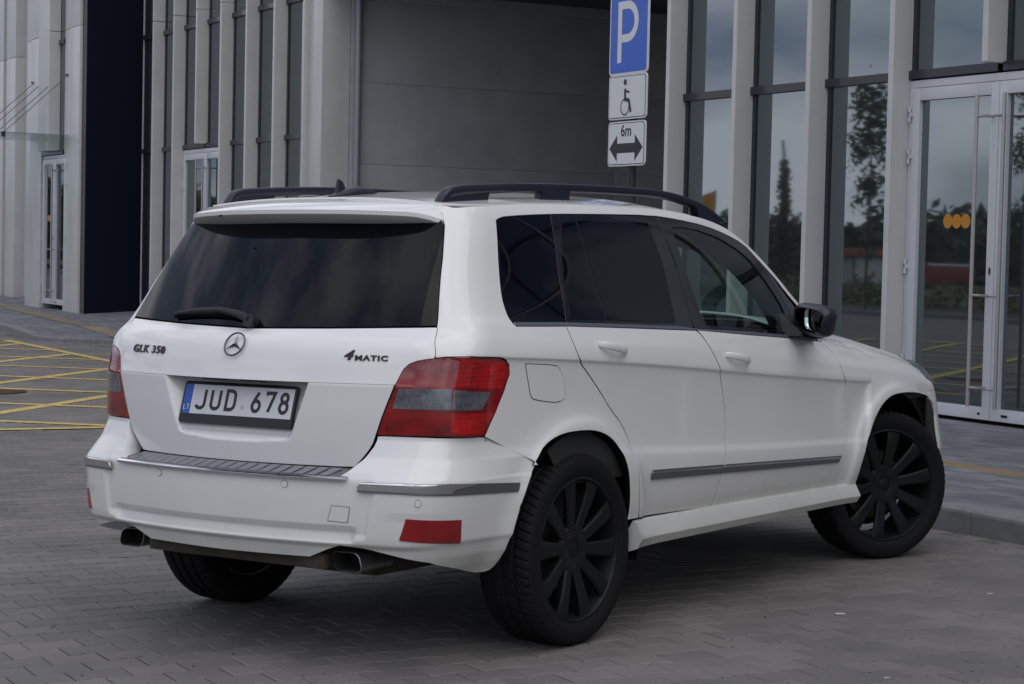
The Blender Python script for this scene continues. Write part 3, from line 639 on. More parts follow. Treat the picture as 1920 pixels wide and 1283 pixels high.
def door_pair(f0,f1,p,zb,zt=2.905):
    W2=(f1-f0)/2
    fr=MB();fr.box(0,f1-f0,-.03,.03,zt-zb-.06,zt-zb);fr.box(0,.055,-.03,.03,0,zt-zb-.06);fr.box(f1-f0-.055,f1-f0,-.03,.03,0,zt-zb-.06)
    D=bpart(fr,'entrance_door',M_doorf,f0,p,zb,bevel=.003)
    for s in(0,1):
        x0=.058 if s==0 else W2+.003;x1=W2-.003 if s==0 else f1-f0-.058;H=zt-zb-.066
        b=MB();st=.09;b.box(x0,x0+st,-.045,.02,.02,H);b.box(x1-st,x1,-.045,.02,.02,H);b.box(x0+st,x1-st,-.045,.02,H-.10,H);b.box(x0+st,x1-st,-.045,.02,.02,.115)
        lf=bpart(b,'door_leaf',M_doorf,f0,p,zb,D,bevel=.003)
        b=MB();b.box(x0+st,x1-st,-.01,.005,.115,H-.10);bpart(b,'door_glass',M_pane,f0,p,zb,D)
        hx=(x1-.155) if s==0 else (x0+.155);sg=1 if s==0 else -1
        b=MB();b.tube([(hx,-.13,.12),(hx,-.13,H-.10)],.016,10)
        for hz in(.27,.99,2.38):b.tube([(hx,-.13,hz),(hx+sg*.10,-.13,hz),(hx+sg*.10,-.045,hz)],.011,8)
        bpart(b,'pull_handle',M_steel,f0,p,zb,D,smooth=True)
        b=MB();b.box(hx-.0+sg*.02,hx+sg*.0+.05,-.048,-.044,.055,.075);bpart(b,'floor_lock',M_black,f0,p,zb,D)
        if s==0:
            b=MB();b.prism([(x1-.045+.012*math.cos(a),1.18+.03*math.sin(a)) for a in np.linspace(0,6.283,14,endpoint=False)],0,.004);V=[(x,-.046-z,y) for x,y,z in b.V]
            k=MB();k.add(V,b.F);bpart(k,'key_plate',M_dkgrey,f0,p,zb,D)
        for hz in((.42,1.2,2.1,2.44) ):
            b=MB();hx2=.03 if s==0 else f1-f0-.03
            b.tube([(hx2,-.05,hz-.06),(hx2,-.05,hz-.02)],.013,8);b.tube([(hx2,-.05,hz+.02),(hx2,-.05,hz+.06)],.013,8);b.box(min(hx2,hx2+sg*.05),max(hx2,hx2+sg*.05),-.056,-.044,hz-.018,hz+.018)
            bpart(b,'hinge',M_doorf,f0,p,zb,D,smooth=True)
    return D
def dots(f,p,z,D,s=1):
    for i in range(3):
        b=MB();V=[((i-1)*.108*s+.058*s*math.cos(a),.058*s*math.sin(a)) for a in np.linspace(0,6.283,20,endpoint=False)]
        b.add([(x,0,y) for x,y in V],[tuple(range(20))]);bpart(b,'sticker_dot',M_orange,f,p-.012,z,D)
SP=1.147;FR=[-9.64+SP*i for i in range(31)]
for i,f in enumerate(FR):fins(f,7.45,short=(i==4))
for i in range(30):bay(FR[i],FR[i+1],7.45,door=i in(3,4))
D1=door_pair(FR[3]+.005,FR[5]-.065,7.45,.19);dots(-5.58,7.45,1.76,D1);dots(-4.45,7.45,1.76,D1)
# left run of bays
FL=[-26.75,-25.66,-24.60,-23.49,-22.38,-21.28,-20.16,-19.06]
for i,f in enumerate(FL[:-1]):
    if i:fins(f,7.45,short=(i==3))
b=MB();b.box(-.045,0,-.03,0,0,ZT-ZB);bpart(b,'edge_strip',M_fin,-26.735,7.45,ZB);b=MB();b.box(-.03,.25,-.02,.02,0,ZT-ZB);bpart(b,'mullion',M_trn,-26.70,7.45,ZB)
for z_ in(2.918,4.83):transom(-26.70,-26.40,7.42,z_)
for i in range(7):bay(FL[i] if i<6 else FL[i],FL[i+1],7.45,door=i in(2,3))
D2=door_pair(FL[2]+.005,FL[4]-.065,7.45,.22)
# corner column of the drive-through
b=MB();b.box(-.06,0,-.2,0,0,ZT-ZB);bpart(b,'corner_fin',M_fin,-19.06,7.45,ZB,bevel=.005)
b=MB();b.box(0,.32,0,.4,0,ZT-ZB);bpart(b,'corner_panel',M_fin,-19.06,7.33,ZB,bevel=.004)
b=MB();b.box(0,.335,0,.4,0,ZT-ZB);bpart(b,'corner_panel',M_fin,-18.74,7.25,ZB,bevel=.004)
# drive-through: side wall panels, back wall, soffit
for k in range(-1,5):
    z0=.35+1.1*k+.0015;z1=min(z0+1.097,4.9)
    if z1<=z0:continue
    for a,bb in((7.82,11.8),(11.803,16.5)):
        q=MB();q.box(0,.08,0,bb-a,0,z1-z0);bpart(q,'wall_panel',M_wall,-18.48,a,z0,bevel=.003)
for a,bb in((7.66,7.815),):
    q=MB();q.box(0,.10,0,bb-a,0,5.15);bpart(q,'corner_trim',M_wall,-18.48,a,ZB)
q=MB();q.tube([(0,0,0),(0,0,5.1)],.05,12);bpart(q,'downpipe',mat('pipe_grey',(.30,.31,.33),.4,.3),-18.33,7.74,ZB,smooth=True)
q=MB();q.box(0,8.8,0,.1,0,5.2);bpart(q,'back_wall',M_wall,-18.4,16.5,ZB)
q=MB();q.box(0,8.76,0,9.3,0,.1);bpart(q,'soffit',M_dkgrey,-18.40,7.3,4.9)
q=MB();q.box(0,.1,0,9.0,0,5.15);bpart(q,'side_wall',M_wall,-9.74,7.47,ZB)
q=MB();q.box(0,8.68,0,.3,0,4.2);bpart(q,'upper_cladding',M_fin,-18.4,7.3,5.0)
# projecting block with the navy return
PB=6.47
q=MB();q.box(0,.10,0,.9,0,ZT-ZB);
n_=MB();n_.box(0,.02,0,.97,0,ZT-ZB);bpart(n_,'navy_panel',M_navy,-26.85,PB+.0,ZB)
q=MB();q.box(0,.24,0,.06,0,ZT-ZB);bpart(q,'corner_trim',M_dkgrey,-27.09,PB-.005,ZB)
for a,bb,p in((-27.68,-27.10,-.03),(-28.11,-27.70,.0)):
    for z0,z1 in((ZB,ZJ-.004),(ZJ+.004,ZT)):
        q=MB();q.box(0,bb-a,0,.3,0,z1-z0);bpart(q,'facade_panel',M_fin,a,PB+p-.02,z0,bevel=.006)
for a,bb,p in((-30.33,-29.56,.0),(-30.83,-30.37,.06)):
    for z0,z1 in((ZB,ZJ-.004),(ZJ+.004,ZT)):
        q=MB();q.box(0,bb-a,0,.3,0,z1-z0);bpart(q,'facade_panel',M_fin,a,PB+p-.04,z0,bevel=.006)
for a,bb in((-29.54,-29.25),(-28.45,-28.12)):
    pane(a,bb,PB,2.99,4.83);transom(a,bb+.0,PB,4.83);pane(a,bb,PB,4.902,ZT)
transom(-29.54,-28.12,PB,2.918);pane(-29.25,-28.45,PB,2.99,ZT)
fins(-28.46,PB,short=True);b=MB();b.box(-.76,-.062,-.19,-.002,0,ZT-2.98);bpart(b,'facade_panel',M_fin,-28.46,PB,2.98,bevel=.006)
D3=door_pair(-29.52,-27.9,PB+.02,.262);dots(-29.1,PB+.02,1.80,D3)
q=MB();q.box(0,3.95,0,.9,0,ZT-ZB);bpart(q,'block_core',M_back,-30.82,PB+.32,ZB)
# far recessed run
P3=7.30;f=-30.98
for k in range(9):
    fl=-34.14-1.0*0-(.985*(k-0));
    for z0,z1 in((ZB,ZJ-.004),(ZJ+.004,ZT)):
        q=MB();q.box(0,.74,0,.2,0,z1-z0);bpart(q,'facade_panel',M_fin,fl-.70,P3-.2,z0,bevel=.006)
    pane(fl-.985,fl-.66,P3,ZB,ZT)
    transom(fl-.985,fl-.69,P3-.05,2.918);transom(fl-.985,fl-.69,P3-.05,4.83)
q=MB();q.box(0,3.3,0,.2,0,ZT-ZB);bpart(q,'facade_panel',M_fin,-34.13,P3,ZB)
# glass entrance canopy with its tie rods
M_can=glass_mat('canopy_glass',(.72,.80,.78));M_rod=mat('rod_grey',(.09,.095,.10),.4,.6)
q=MB();q.box(-30.3,-27.75,5.25,6.42,3.215,3.23);V=[(x+30.3,y-5.25,z-3.215) for x,y,z in q.V];k=MB();k.add(V,q.F)
CN=bpart(k,'entrance_canopy',M_can,-30.3,5.25,3.215)
for fx in(-30.15,-29.4,-28.5,-27.9):
    k=MB();k.tube([(0,.1,.02),(0,1.2,1.05)],.007,6);k.tube([(0,1.14,1.05),(0,1.26,1.05)],.018,6);k.box(-.02,.02,.06,.12,-.06,.03);bpart(k,'tie_rod',M_rod,fx,5.25,3.215,CN)
k=MB();k.box(0,2.55,0,.03,-.03,.0);bpart(k,'canopy_edge',M_rod,-30.3,5.22,3.24,CN)
# plain rear volume so the rooms behind are closed
for a,bb in((-30.8,-18.52),(-9.6,24.8)):
    q=MB();q.box(0,bb-a,0,9,0,ZT-ZB);bpart(q,'building_core',M_back,a,7.6,ZB)
q=MB();q.box(0,56,0,9.2,0,.3);bpart(q,'roof',M_dkgrey,-31,7.2,ZT)
q=MB();q.box(0,8.7,0,9,0,4.0);bpart(q,'building_core',M_back,-18.4,7.62,5.02)
# ---------------- parking sign ----------------
M_blue=mat('sign_blue',(.008,.10,.58),.4,0,.2);M_white=mat('sign_white',(.72,.73,.74),.45);M_blk=mat('sign_black',(.02,.02,.025),.5);M_pole=mat('sign_pole',(.03,.033,.035),.5,.2);M_gal=mat('sign_back_grey',(.3,.31,.32),.5,.5)
SG=empty('parking_sign',BM(-6.685,5.08,.16),'blue parking sign with wheelchair and 6 m plates, behind the car roof','sign')
def spart(mb,name,m,x=0,y=0,z=0,parent=None,**k):
    o=mb.build(name,m,parent or SG,Matrix.Translation((x,y,z)),**k);return o
q=MB();q.tube([(0,0,-.3),(0,0,3.45)],.034,14);spart(q,'pole',M_pole,smooth=True)
def rr(w,h,r,n=5):
    p=[]
    for cx,cy,a in((w/2-r,h/2-r,0),(-w/2+r,h/2-r,90),(-w/2+r,-h/2+r,180),(w/2-r,-h/2+r,270)):p+=arc(cx,cy,r,r,a,a+90,n)
    return p
def plate(w,h,z,face,border,name):
    def flat(poly,y0,y1):
        b=MB();b.prism(poly,0,1);V=[(x,y0+(y1-y0)*(1-zz),yy) for x,yy,zz in b.V];k=MB();return k.add(V,[f[::-1] for f in b.F])
    o=spart(flat(rr(w,h,.035),-.058,-.045),name,M_white,0,0,z)
    if border=='black':
        spart(flat(rr(w-.022,h-.022,.028),-.0595,-.058),'border',M_blk,0,0,0,o);spart(flat(rr(w-.034,h-.034,.024),-.061,-.0595),'face',face,0,0,0,o)
    else:spart(flat(rr(w-.03,h-.03,.026),-.0595,-.058),'face',face,0,0,0,o)
    return o
RX=Matrix.Rotation(math.pi/2,4,'X')
o1=plate(.585,.64,3.175-.16,M_blue,None,'parking_plate')
o2=plate(.575,.352,2.678-.16,M_white,'black','wheelchair_plate')
o3=plate(.565,.352,2.310-.16,M_white,'black','distance_plate')
p=[(0,0),(0,2),(.45,2)]+arc(.45,1.42,.52,.58,90,-90)[1:]+[(.125,.84)]
V,F=ribbon([((a-.5)*.26-.005,(b-1)*.225) for a,b in p],.062);link('letter_p',mesh('letter_p',V,F,M_white),o1,Matrix.Translation((0,-.0605,.0))@RX)
# wheelchair pictogram
mm=MB()
def strk(pts,wd,cl=False,k=0):
    v,f=ribbon(pts,wd,cl);mm.add([(a,b,k*.0002) for a,b,_ in v],f)
strk(arc(-.03,-.08,.062,.062,100,370,20),.012,False,0);strk([(-.03,.065),(-.028,-.02),(.03,-.03),(.062,-.125)],.03,False,1);strk([(-.025,.045),(.035,.035)],.018,False,2)
mm.add([(x-.03,y+.115,.0006) for x,y in arc(0,0,.024,.024,0,342,19)],[tuple(range(20))])
link('wheelchair_symbol',mesh('wheelchair_symbol',mm.V,mm.F,M_blk),o2,Matrix.Translation((0,-.062,0))@RX)
ar=[(-.255,0),(-.135,.105),(-.135,.038),(.135,.038),(.135,.105),(.255,0),(.135,-.105),(.135,-.038),(-.135,-.038),(-.135,-.105)]
link('double_arrow',mesh('double_arrow',[(x,y-.035,0) for x,y in ar],[(0,1,2,7,8,9) ,(2,3,6,7),(3,4,5,6)][0:0]+[(0,1,9),(1,2,8,9),(2,3,7,8),(3,4,6,7),(4,5,6)],M_blk) if False else mesh('double_arrow',[(x,y-.035,0) for x,y in ar],[(0,9,1),(1,9,8,2),(2,8,7,3),(3,7,6,4),(4,6,5)],M_blk),o3,Matrix.Translation((0,-.062,0))@RX)
tm=text_mesh('six_metres','6m',.13,off=.002);tm.materials.append(M_blk);link('distance_text',tm,o3,Matrix.Translation((0,-.0625,.098))@RX)
for z in(3.1,2.55,2.2):
    q=MB();q.box(-.05,.05,-.045,-.03,-.02,.02);q.tube([(0,-.01,-.02),(0,-.01,.02)],.04,10);spart(q,'clamp',M_gal,0,0,z-.16)
# small light litter on the paving
M_lit=mat('chalky_scrap',(.55,.55,.56),.8,bump=.6,bscale=60)
for (px_,py_,L,lab) in ((1572,1152,.075,'torn white paper scrap lying on the paving right of the rear wheel'),(1856,1114,.04,'small white chip on the paving near the right picture edge'),(1662,1272,.03,'tiny white chip at the bottom edge of the paving')):
    dv=_f+_r*((px_-960)/FPX)-_u*((py_-641.5)/FPX);t=-CAM_POS[2]/dv.z;c=Vector(CAM_POS)+dv*t
    q=MB();pts=[]
    for i in range(9):
        a=i/9*6.283;pts.append((L*.5*math.cos(a)*random.uniform(.35,1.2),L*.2*math.sin(a)*random.uniform(.3,1.3)))
    q.prism(pts,0,.003);o=q.build('paper_scrap',M_lit,None,Matrix.Translation((c.x,c.y,.001))@Matrix.Rotation(.9,4,'Z'));tag(o,lab,'litter')
# ======================= the car =======================
M_gapm=mat('black_trim_gap_shade',(.003,.003,.003),.9,spec=.1)  # dull black for small trim, and for shade coloured into panel gaps
M_paint=paint_mat()
M_priv=mat('privacy_glass',(.002,.0024,.0045),.012,0,0,.26);M_priv.node_tree.nodes['Principled BSDF'].inputs['IOR'].default_value=1.48
M_gloss=mat('gloss_black_trim',(.005,.005,.008),.12,0,.3);M_matte=mat('matte_black_plastic',(.012,.012,.013),.55,bump=.15,bscale=300)
M_rail=mat('satin_black_rail',(.012,.014,.024),.38,0,.1);M_chrome=mat('chrome',(.82,.83,.86),.08,1,rvar=.04,vscale=10)
M_belt=mat('anodised_belt_strip',(.24,.245,.31),.32,.7);M_mould=mat('ribbed_grey_moulding',(.23,.23,.235),.36,.75)
M_rub=mat('tyre_rubber',(.008,.008,.009),.8,spec=.22,bump=.25,bscale=160);M_rim=mat('matt_black_alloy',(.010,.0105,.013),.48,.0,0,.22,rvar=.08,vscale=14)
M_disc=mat('brake_disc',(.10,.09,.085),.45,.7);M_in=mat('cabin_black',(.018,.018,.02),.8);M_fab=mat('headliner_grey',(.16,.16,.155),.9)
M_fab2=mat('pillar_trim_grey',(.055,.055,.055),.8);M_under=mat('dirty_underbody',(.045,.034,.024),.85,var=.5,vscale=9,bump=.4,bscale=50);M_exh=mat('tailpipe_steel',(.25,.24,.23),.32,.9,rvar=.1,vscale=20)
M_alu=mat('step_aluminium',(.36,.37,.40),.35,.85,rvar=.1,vscale=30);M_soot_hole=mat('soot_hole_black',(.006,.006,.006),.9);M_win=glass_mat('green_tinted_glass',(.55,.68,.62));M_wsh=glass_mat('windscreen_glass',(.66,.78,.74))
M_gapm=mat('black_trim_gap_shade',(.003,.003,.003),.9,spec=.1)
def lens_mat(name,c0,c1,rib=340,metal=.0):
    m=mat(name,c0,.16,metal,1,.5,coatr=.02);t=m.node_tree;b=t.nodes['Principled BSDF'];N=t.nodes.new;Lk=t.links.new
    g=N('ShaderNodeNewGeometry');sx=N('ShaderNodeSeparateXYZ');Lk(g.outputs['Position'],sx.inputs[0])
    mu=N('ShaderNodeMath');mu.operation='MULTIPLY';mu.inputs[1].default_value=rib*2;Lk(sx.outputs['Z'],mu.inputs[0])
    si=N('ShaderNodeMath');si.operation='SINE';Lk(mu.outputs[0],si.inputs[0])
    n=N('ShaderNodeTexNoise');n.inputs['Scale'].default_value=9;n.inputs['Detail'].default_value=3;mp=N('ShaderNodeMapping');mp.inputs['Scale'].default_value=(1,1,2.4);Lk(g.outputs['Position'],mp.inputs[0]);Lk(mp.outputs[0],n.inputs['Vector'])
    v=N('ShaderNodeTexVoronoi');v.inputs['Scale'].default_value=110;Lk(g.outputs['Position'],v.inputs['Vector'])
    a=N('ShaderNodeMath');a.operation='MULTIPLY_ADD';a.inputs[1].default_value=.07;Lk(si.outputs[0],a.inputs[0]);Lk(n.outputs['Fac'],a.inputs[2])
    a2=N('ShaderNodeMath');a2.operation='MULTIPLY_ADD';a2.inputs[1].default_value=-.30;Lk(v.outputs['Distance'],a2.inputs[0]);Lk(a.outputs[0],a2.inputs[2])
    r=N('ShaderNodeValToRGB');r.color_ramp.elements[0].position=.02;r.color_ramp.elements[0].color=(*c0,1);r.color_ramp.elements[1].position=.72;r.color_ramp.elements[1].color=(*c1,1)
    Lk(a2.outputs[0],r.inputs[0]);Lk(r.outputs[0],b.inputs['Base Color']);return m
M_red=lens_mat('red_lens',(.075,.001,.002),(.36,.004,.006));M_red2=lens_mat('bright_red_lens',(.17,.002,.003),(.60,.010,.010),200)
M_clear=lens_mat('smoked_clear_lens',(.045,.05,.06),(.24,.27,.29),500,.3);M_refl=mat('red_reflector',(.24,.003,.006),.18,0,1,var=.3,vscale=14)
O['arch']=[(.28,.697),(.335,.745),(.40,.777),(.479,.794),(.586,.797),(.69,.790),(.775,.766),(.838,.724),(.878,.668),(.905,.605),(.925,.537),(.936,.47),(.939,.43)]
O['barch'][0]=(.312,.6945);O['farch']=[(2.955,.386),(2.963,.467),(2.985,.535),(3.025,.605),(3.085,.683),(3.155,.742),(3.24,.780),(3.34,.797),(3.495,.796),(3.66,.783),(3.76,.757)]
O['dr'][7:13]=[(.909,.795),(.95,.728),(.968,.664),(.982,.585),(.998,.513),(1.02,.43)]
CAR=empty('parked_car',Matrix.Identity(4),'white compact SUV with black wheels and black roof rails, seen from its rear right','car')
g_=lambda k:[tuple(v) for v in O[k]]
def tz(y,z):return (float(y-YA(z)),float(z))
ROOFE=[(-.44,1.608),(-.2,1.622),(0,1.632),(.5,1.640),(.9,1.636),(1.2,1.616),(1.45,1.573),(1.6,1.513),(1.7,1.458),(1.82,1.374),(1.9,1.306),(2.0,1.228),(2.08,1.15),(2.15,1.08)]
RE=pchip([a for a,_ in ROOFE],[b for _,b in ROOFE])
roof_edge=[tz(y,RE(y)) for y in np.linspace(-.42,2.14,48)]
Lt=g_('L');lt_top=Lt[:10];lt_bot=Lt[9:13];lt_in=[Lt[12]]+Lt[13:]+[Lt[0]]
Gg=g_('G_gap');arch=smooth_open(g_('arch'),2);farch=g_('farch')
dl_t=smooth_open(g_('dlot'),1);dl_r=smooth_open(g_('dlor'),1);dl_b=g_('dlob');strip=g_('strip')
dr=smooth_open(g_('dr'),1);bgp=smooth_open(g_('bg'),1);fg=g_('fg')
# --- body side frame with the rear quarter ---
side=roof_edge+[dl_b[-1]]+dl_t[::-1]+dl_r[1:]+dl_b[1:2]+dr+arch[::-1]+[(.29,.696),(.276,.711),(.182,.7505),(.036,.808)]+lt_top[::-1]+Gg[::-1][1:]
rdoor=[(dl_b[1][0],1.176)]+[dl_b[2],(1.445,1.140)]+bgp+[(1.60,.415)]+[(1.024,.430)]+dr[::-1][1:]
rdoor=[dl_b[1],dl_b[2],(1.448,1.142)]+bgp[1:]+[(1.024,.430)]+dr[::-1][1:-1]
fdoor=[(1.458,1.142),dl_b[4],dl_b[5],(2.60,1.068)]+fg+[(2.19,.404)]+bgp[::-1][:-1]
fe=[tz(y,z) for y,z in ((3.171,.764),(3.20,.752),(3.20,.845),(3.12,.945))]
ftop=[tz(y,float(ZT_(y))) for y in np.linspace(3.10,2.14,12)]
fa=[tuple(p) for p in smooth_open([p for p in farch if p[0]<3.75],2)]
fender=fg+[(2.952,.391)]+fa[1:]+fe+ftop
SROWS=np.concatenate([np.arange(.25,.62,.010),np.arange(.62,.72,.006),np.arange(.72,.95,.011),np.arange(.95,1.0,.0032),np.arange(1.0,1.7,.010)])
def both(name,outl,m,key,**k):
    a=panel(name,skin,outl,m,CAR,key=key,**k);b=panel(name,skin,outl,m,CAR,key=key,mirror=True,**k);return a,b
both('body_side',side,M_paint,'side',rt=.014,rz=.010,rows=SROWS,thick=.025,inset=.0028,dark=True)
RD=both('rear_door',rdoor,M_paint,'rdoor',rt=.014,rz=.008,rows=SROWS,inset=.0032,thick=.02,dark=True)
FDR=both('front_door',fdoor,M_paint,'fdoor',rt=.024,rz=.008,rows=SROWS,inset=.0032,thick=.02,dark=True)
def recess_fender(t,z):
    """slanted inset behind the front wheel"""
    P=skin(t,z);y=P[...,1];zz=P[...,2];a=y-(2.47+(zz-.6)*(.0))
    yl=2.375+(zz-.53)*.37
    m=np.clip((y-yl)/.012,0,1)*0+1/(1+np.exp(-(y-yl)/.006));k=np.clip((zz-.50)/.05,0,1)*np.clip((.868-zz)/.045,0,1)
    fade=np.clip(1-(yl-y)/.22,0,1)
    P[...,0]-=.003*k*(1-m)*fade
    return P
for mr in(False,True):
    panel('front_fender',recess_fender,fender,M_paint,CAR,rt=.012,rz=.009,rows=SROWS,key='fender',mirror=mr,inset=.003,thick=.02,dark=True)
def seam(pl,w_=.012,off=-.010):  # black strip laid behind a panel gap, standing in for its shade
    p=np.array(smooth_open(pl,1));d=np.gradient(p,axis=0);d/=np.linalg.norm(d,axis=1)[:,None];n=np.stack([-d[:,1],d[:,0]],1)
    q=np.concatenate([p-n*w_/2,p+n*w_/2]);A,_=evalf(skin,q,off);k=len(p);F=[(i,i+1,k+i+1,k+i) for i in range(k-1)]
    for s in(1,-1):link('gap_shade_strip',mesh('gap_shade_strip',A*[s,1,1],F,M_gapm),CAR)
seam(dr,.012,-.012);seam(bgp);seam(fg);seam([(1.0,.425),(1.3,.418),(1.632,.408),(2.19,.398),(2.96,.385)],.02);seam([(.255,.720),(.20,.745),(.05,.800)],.012)
# --- rear gate ---
def gate(t,z):
    P=skin(t,z);x=np.abs(P[...,0]);y=P[...,1];zz=P[...,2]
    pl=-.845+(zz-.907)*.31;xe=.300-(.993-zz)*.17
    r=pl-np.maximum(0,x-xe+.012)*1.25-np.maximum(0,zz-.990)*14-np.maximum(0,.80-zz)*.9
    k=.006;h=np.maximum(k-np.abs(y-r),0)/k
    P[...,1]=np.maximum(y,r)+h*h*k/4;return P
def mirr(p):return [(-2-a,b) for a,b in p[::-1]]
gi=lt_in  # from light bottom inner corner up to gap
gl=smooth_open(g_('gl'),1)
up_in=[q for q in gi if q[1]>.992]
zc=.990
tin=np.interp(zc,[q[1] for q in gi[:8]],[q[0] for q in gi[:8]])
low=[(-1,.697)]+[(-.75,.6975)]+[(-.56,.6985)]+gl[::-1]+[q for q in gi[1:] if q[1]<zc-.002]+[(tin,zc+.0022)]
low=low+[(-1,zc+.0022)]+mirr(low[1:])
gb=[(-.258,1.1885),(-.62,1.178),(-1,1.170)]
gtop=[(tin,zc+.001)]+up_in+[q for q in Gg[::-1][1:] if q[1]<1.185]+[(-.258,1.186)]
upper=[(-1,zc+.001)]+gtop+[(-.62,1.176),(-1,1.168)];upper=upper+mirr(gtop+[(-.62,1.176)])
GL_=panel('tailgate',gate,low,M_paint,CAR,rt=.010,rz=.0075,key='gl',inset=.003,dark=True)
panel('tailgate_upper',skin,upper,M_paint,CAR,rt=.02,rz=.008,key='gu',inset=.0007,dark=True)
rw=[(-1,1.171),(-.62,1.179),(-.258,1.190)]+[q for q in Gg[::-1] if 1.2<q[1]<1.56]+[(-.262,1.565),(-.6,1.575),(-1,1.58)];rw=rw+mirr(rw[1:-1])
def rearfit():
    T,Zg=np.meshgrid(np.linspace(-1,-.26,40),np.linspace(1.18,1.56,20),indexing='ij');P=skin(T,Zg).reshape(-1,3)
    ex=[(0,0),(0,1),(0,2),(2,0),(2,1),(4,0),(4,1),(6,0)];A=np.stack([P[:,0]**i*P[:,2]**j for i,j in ex],1);c=np.linalg.lstsq(A,P[:,1],rcond=None)[0]
    def f(t,z):
        P=skin(t,z);P[...,1]=sum(k*P[...,0]**i*P[...,2]**j for k,(i,j) in zip(c,ex));return P
    return f
RW=panel('rear_window',rearfit(),rw,M_priv,CAR,rt=.03,rz=.02,key='rw',inset=.003,thick=.006)
# dark shell added behind the gate seams, their shade put into its colour
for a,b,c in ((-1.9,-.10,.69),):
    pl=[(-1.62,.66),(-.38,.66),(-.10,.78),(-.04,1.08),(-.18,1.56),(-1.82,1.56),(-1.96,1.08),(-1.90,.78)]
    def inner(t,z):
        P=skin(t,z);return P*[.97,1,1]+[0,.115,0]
    panel('gate_shade_shell',inner,pl,M_gapm,CAR,rt=.08,rz=.06,thick=0,key='gate_shade',inset=0)
# --- lights ---
light=Lt
band=g_('band');dv=g_('div')
def zat(t,a,b):return a[1]+(b[1]-a[1])*(t-a[0])/(b[0]-a[0])
for mr in(False,True):
    TL=panel('tail_light',skin,light,M_red,CAR,rt=.012,rz=.012,key='lt',mirror=mr,inset=.0035,off=.001,thick=.03)
    panel('clear_lens',skin,[band[0],dv[2],(-.136,.975),dv[3],band[5]],M_clear,TL,rt=.012,rz=.012,key='cl1',mirror=mr,off=.0024,inset=.002,thick=.002)
    panel('clear_lens',skin,[(-.131,.975),band[2],band[3],(-.144,.903)],M_clear,TL,rt=.012,rz=.012,key='cl2',mirror=mr,off=.0024,inset=.002,thick=.002)
    panel('red_corner_lens',skin,[(-.122,1.083),(.02,1.078),(.10,1.064),(.145,1.045),(.149,1.018),(.128,.970),(-.13,.984)],M_red2,TL,rt=.012,rz=.012,key='rc1',mirror=mr,off=.0022,inset=.002,thick=.002)
    panel('red_corner_lens',skin,[(-.148,.897),(.085,.888),(.03,.820),(-.156,.822)],M_red2,TL,rt=.012,rz=.012,key='rc2',mirror=mr,off=.0022,inset=.002,thick=.002)
# --- bumper ---
def bumper(t,z):
    P=bump(t,z);x=np.abs(P[...,0]);y=P[...,1].copy();zz=P[...,2]
    xr=.635-.0*zz+np.clip((.62-zz)*.18,0,.05)*-1      # edge of centre section
    side_=1/(1+np.exp((x-xr)/.004))
    low_=np.clip((zz-.46)/.02,0,1)*np.clip((.69-zz)/.03,0,1)
    d=.010*side_*low_
    # groove across the centre, above the lip
    gx=1/(1+np.exp((x-.56)/.006));gr=np.where(zz<.505,1/(1+np.exp(-(zz-.455)/.0035)),1)*np.clip((.508-zz)/.022,0,1)
    d=d+.026*gx*gr
    # crease above the reflector
    pod=1/(1+np.exp(-(x-.70)/.01));cr=np.clip((zz-.53)/.03,0,1)*np.clip((.562-zz)/.0035,0,1)
    P[...,1]+=d-.005*pod*cr;return P
ba=[(a,b) for a,b in smooth_open(g_('barch'),1)]
ctr=[(-.512,.684),(-.525,.672),(-.542,.664),(-1,.664)]
half=[(-1,.385)]+[(-.62,.388),(-.55,.42)]+[(-.50,.438),(-.42,.432),(-.30,.408),(-.15,.385)]+ba[::-1][2:]+[(.301,.7095),(.22,.7495),(.077,.805)]+[(.02,.807),(-.10,.809),(-.285,.811),(-.430,.812)]+[(-.433,.797),(-.440,.775),(-.465,.733),(-.500,.692)]+ctr
half=[h for h in half]
BROWS=np.concatenate([np.arange(.30,.64,.006),np.arange(.64,.69,.0025),np.arange(.69,.83,.007)])
bumpo=half[:-1]+[(-1,.664)]+mirr(half[1:-1])
BP=panel('rear_bumper',bumper,bumpo,M_paint,CAR,rt=.012,rz=.0045,rows=BROWS,key='bp',inset=.0015,thick=.075)
# black filler visible through the bumper / gate slit
q=MB();
for x in np.linspace(-.80,.80,33):
    pass
V=[];xx=np.linspace(-.56,.56,45);yb=lambda x,y0,k:y0+k*x*x
for x in xx:
    a_,b_=x*.972,x*.90;V+=[(a_,yb(a_,-.992,BK),.6605),(a_,yb(a_,-.992,BK),.669),(a_,yb(a_,-.984,BK),.6745),(b_,yb(b_,-.905,.27),.6965),(b_,yb(b_,-.83,.27),.699)]
F=[(i*5+j,(i+1)*5+j,(i+1)*5+j+1,i*5+j+1) for i in range(44) for j in range(4)]
me=mesh('loading_sill',V,F,[M_mould,M_chrome]);
for p in me.polygons:p.material_index=1 if p.index%4<2 else 0
autosmooth(me,25);SILL=link('loading_sill',me,CAR)
for i in range(20):
    x=-.495+i*.0488;q=MB();a,b=yb(x,-.975,BK),yb(x,-.912,.27);s=.012
    q.add([(x,a,.6762),(x+.036,a,.6762),(x+.044,b,.6945),(x+.004,b,.6945),(x,a,.6792),(x+.036,a,.6792),(x+.044,b,.6975),(x+.004,b,.6975)],[(4,5,6,7),(0,1,5,4),(1,2,6,5),(2,3,7,6),(3,0,4,7)]);q.build('sill_rib',M_alu,SILL)
ch=[(-.451,.627),(-.437,.661),(-.30,.663),(-.108,.660),(.229,.637),(.218,.605),(-.105,.619),(-.3,.626)]
rf=g_('refl')
def offb(t,z):return bumper(t,z)
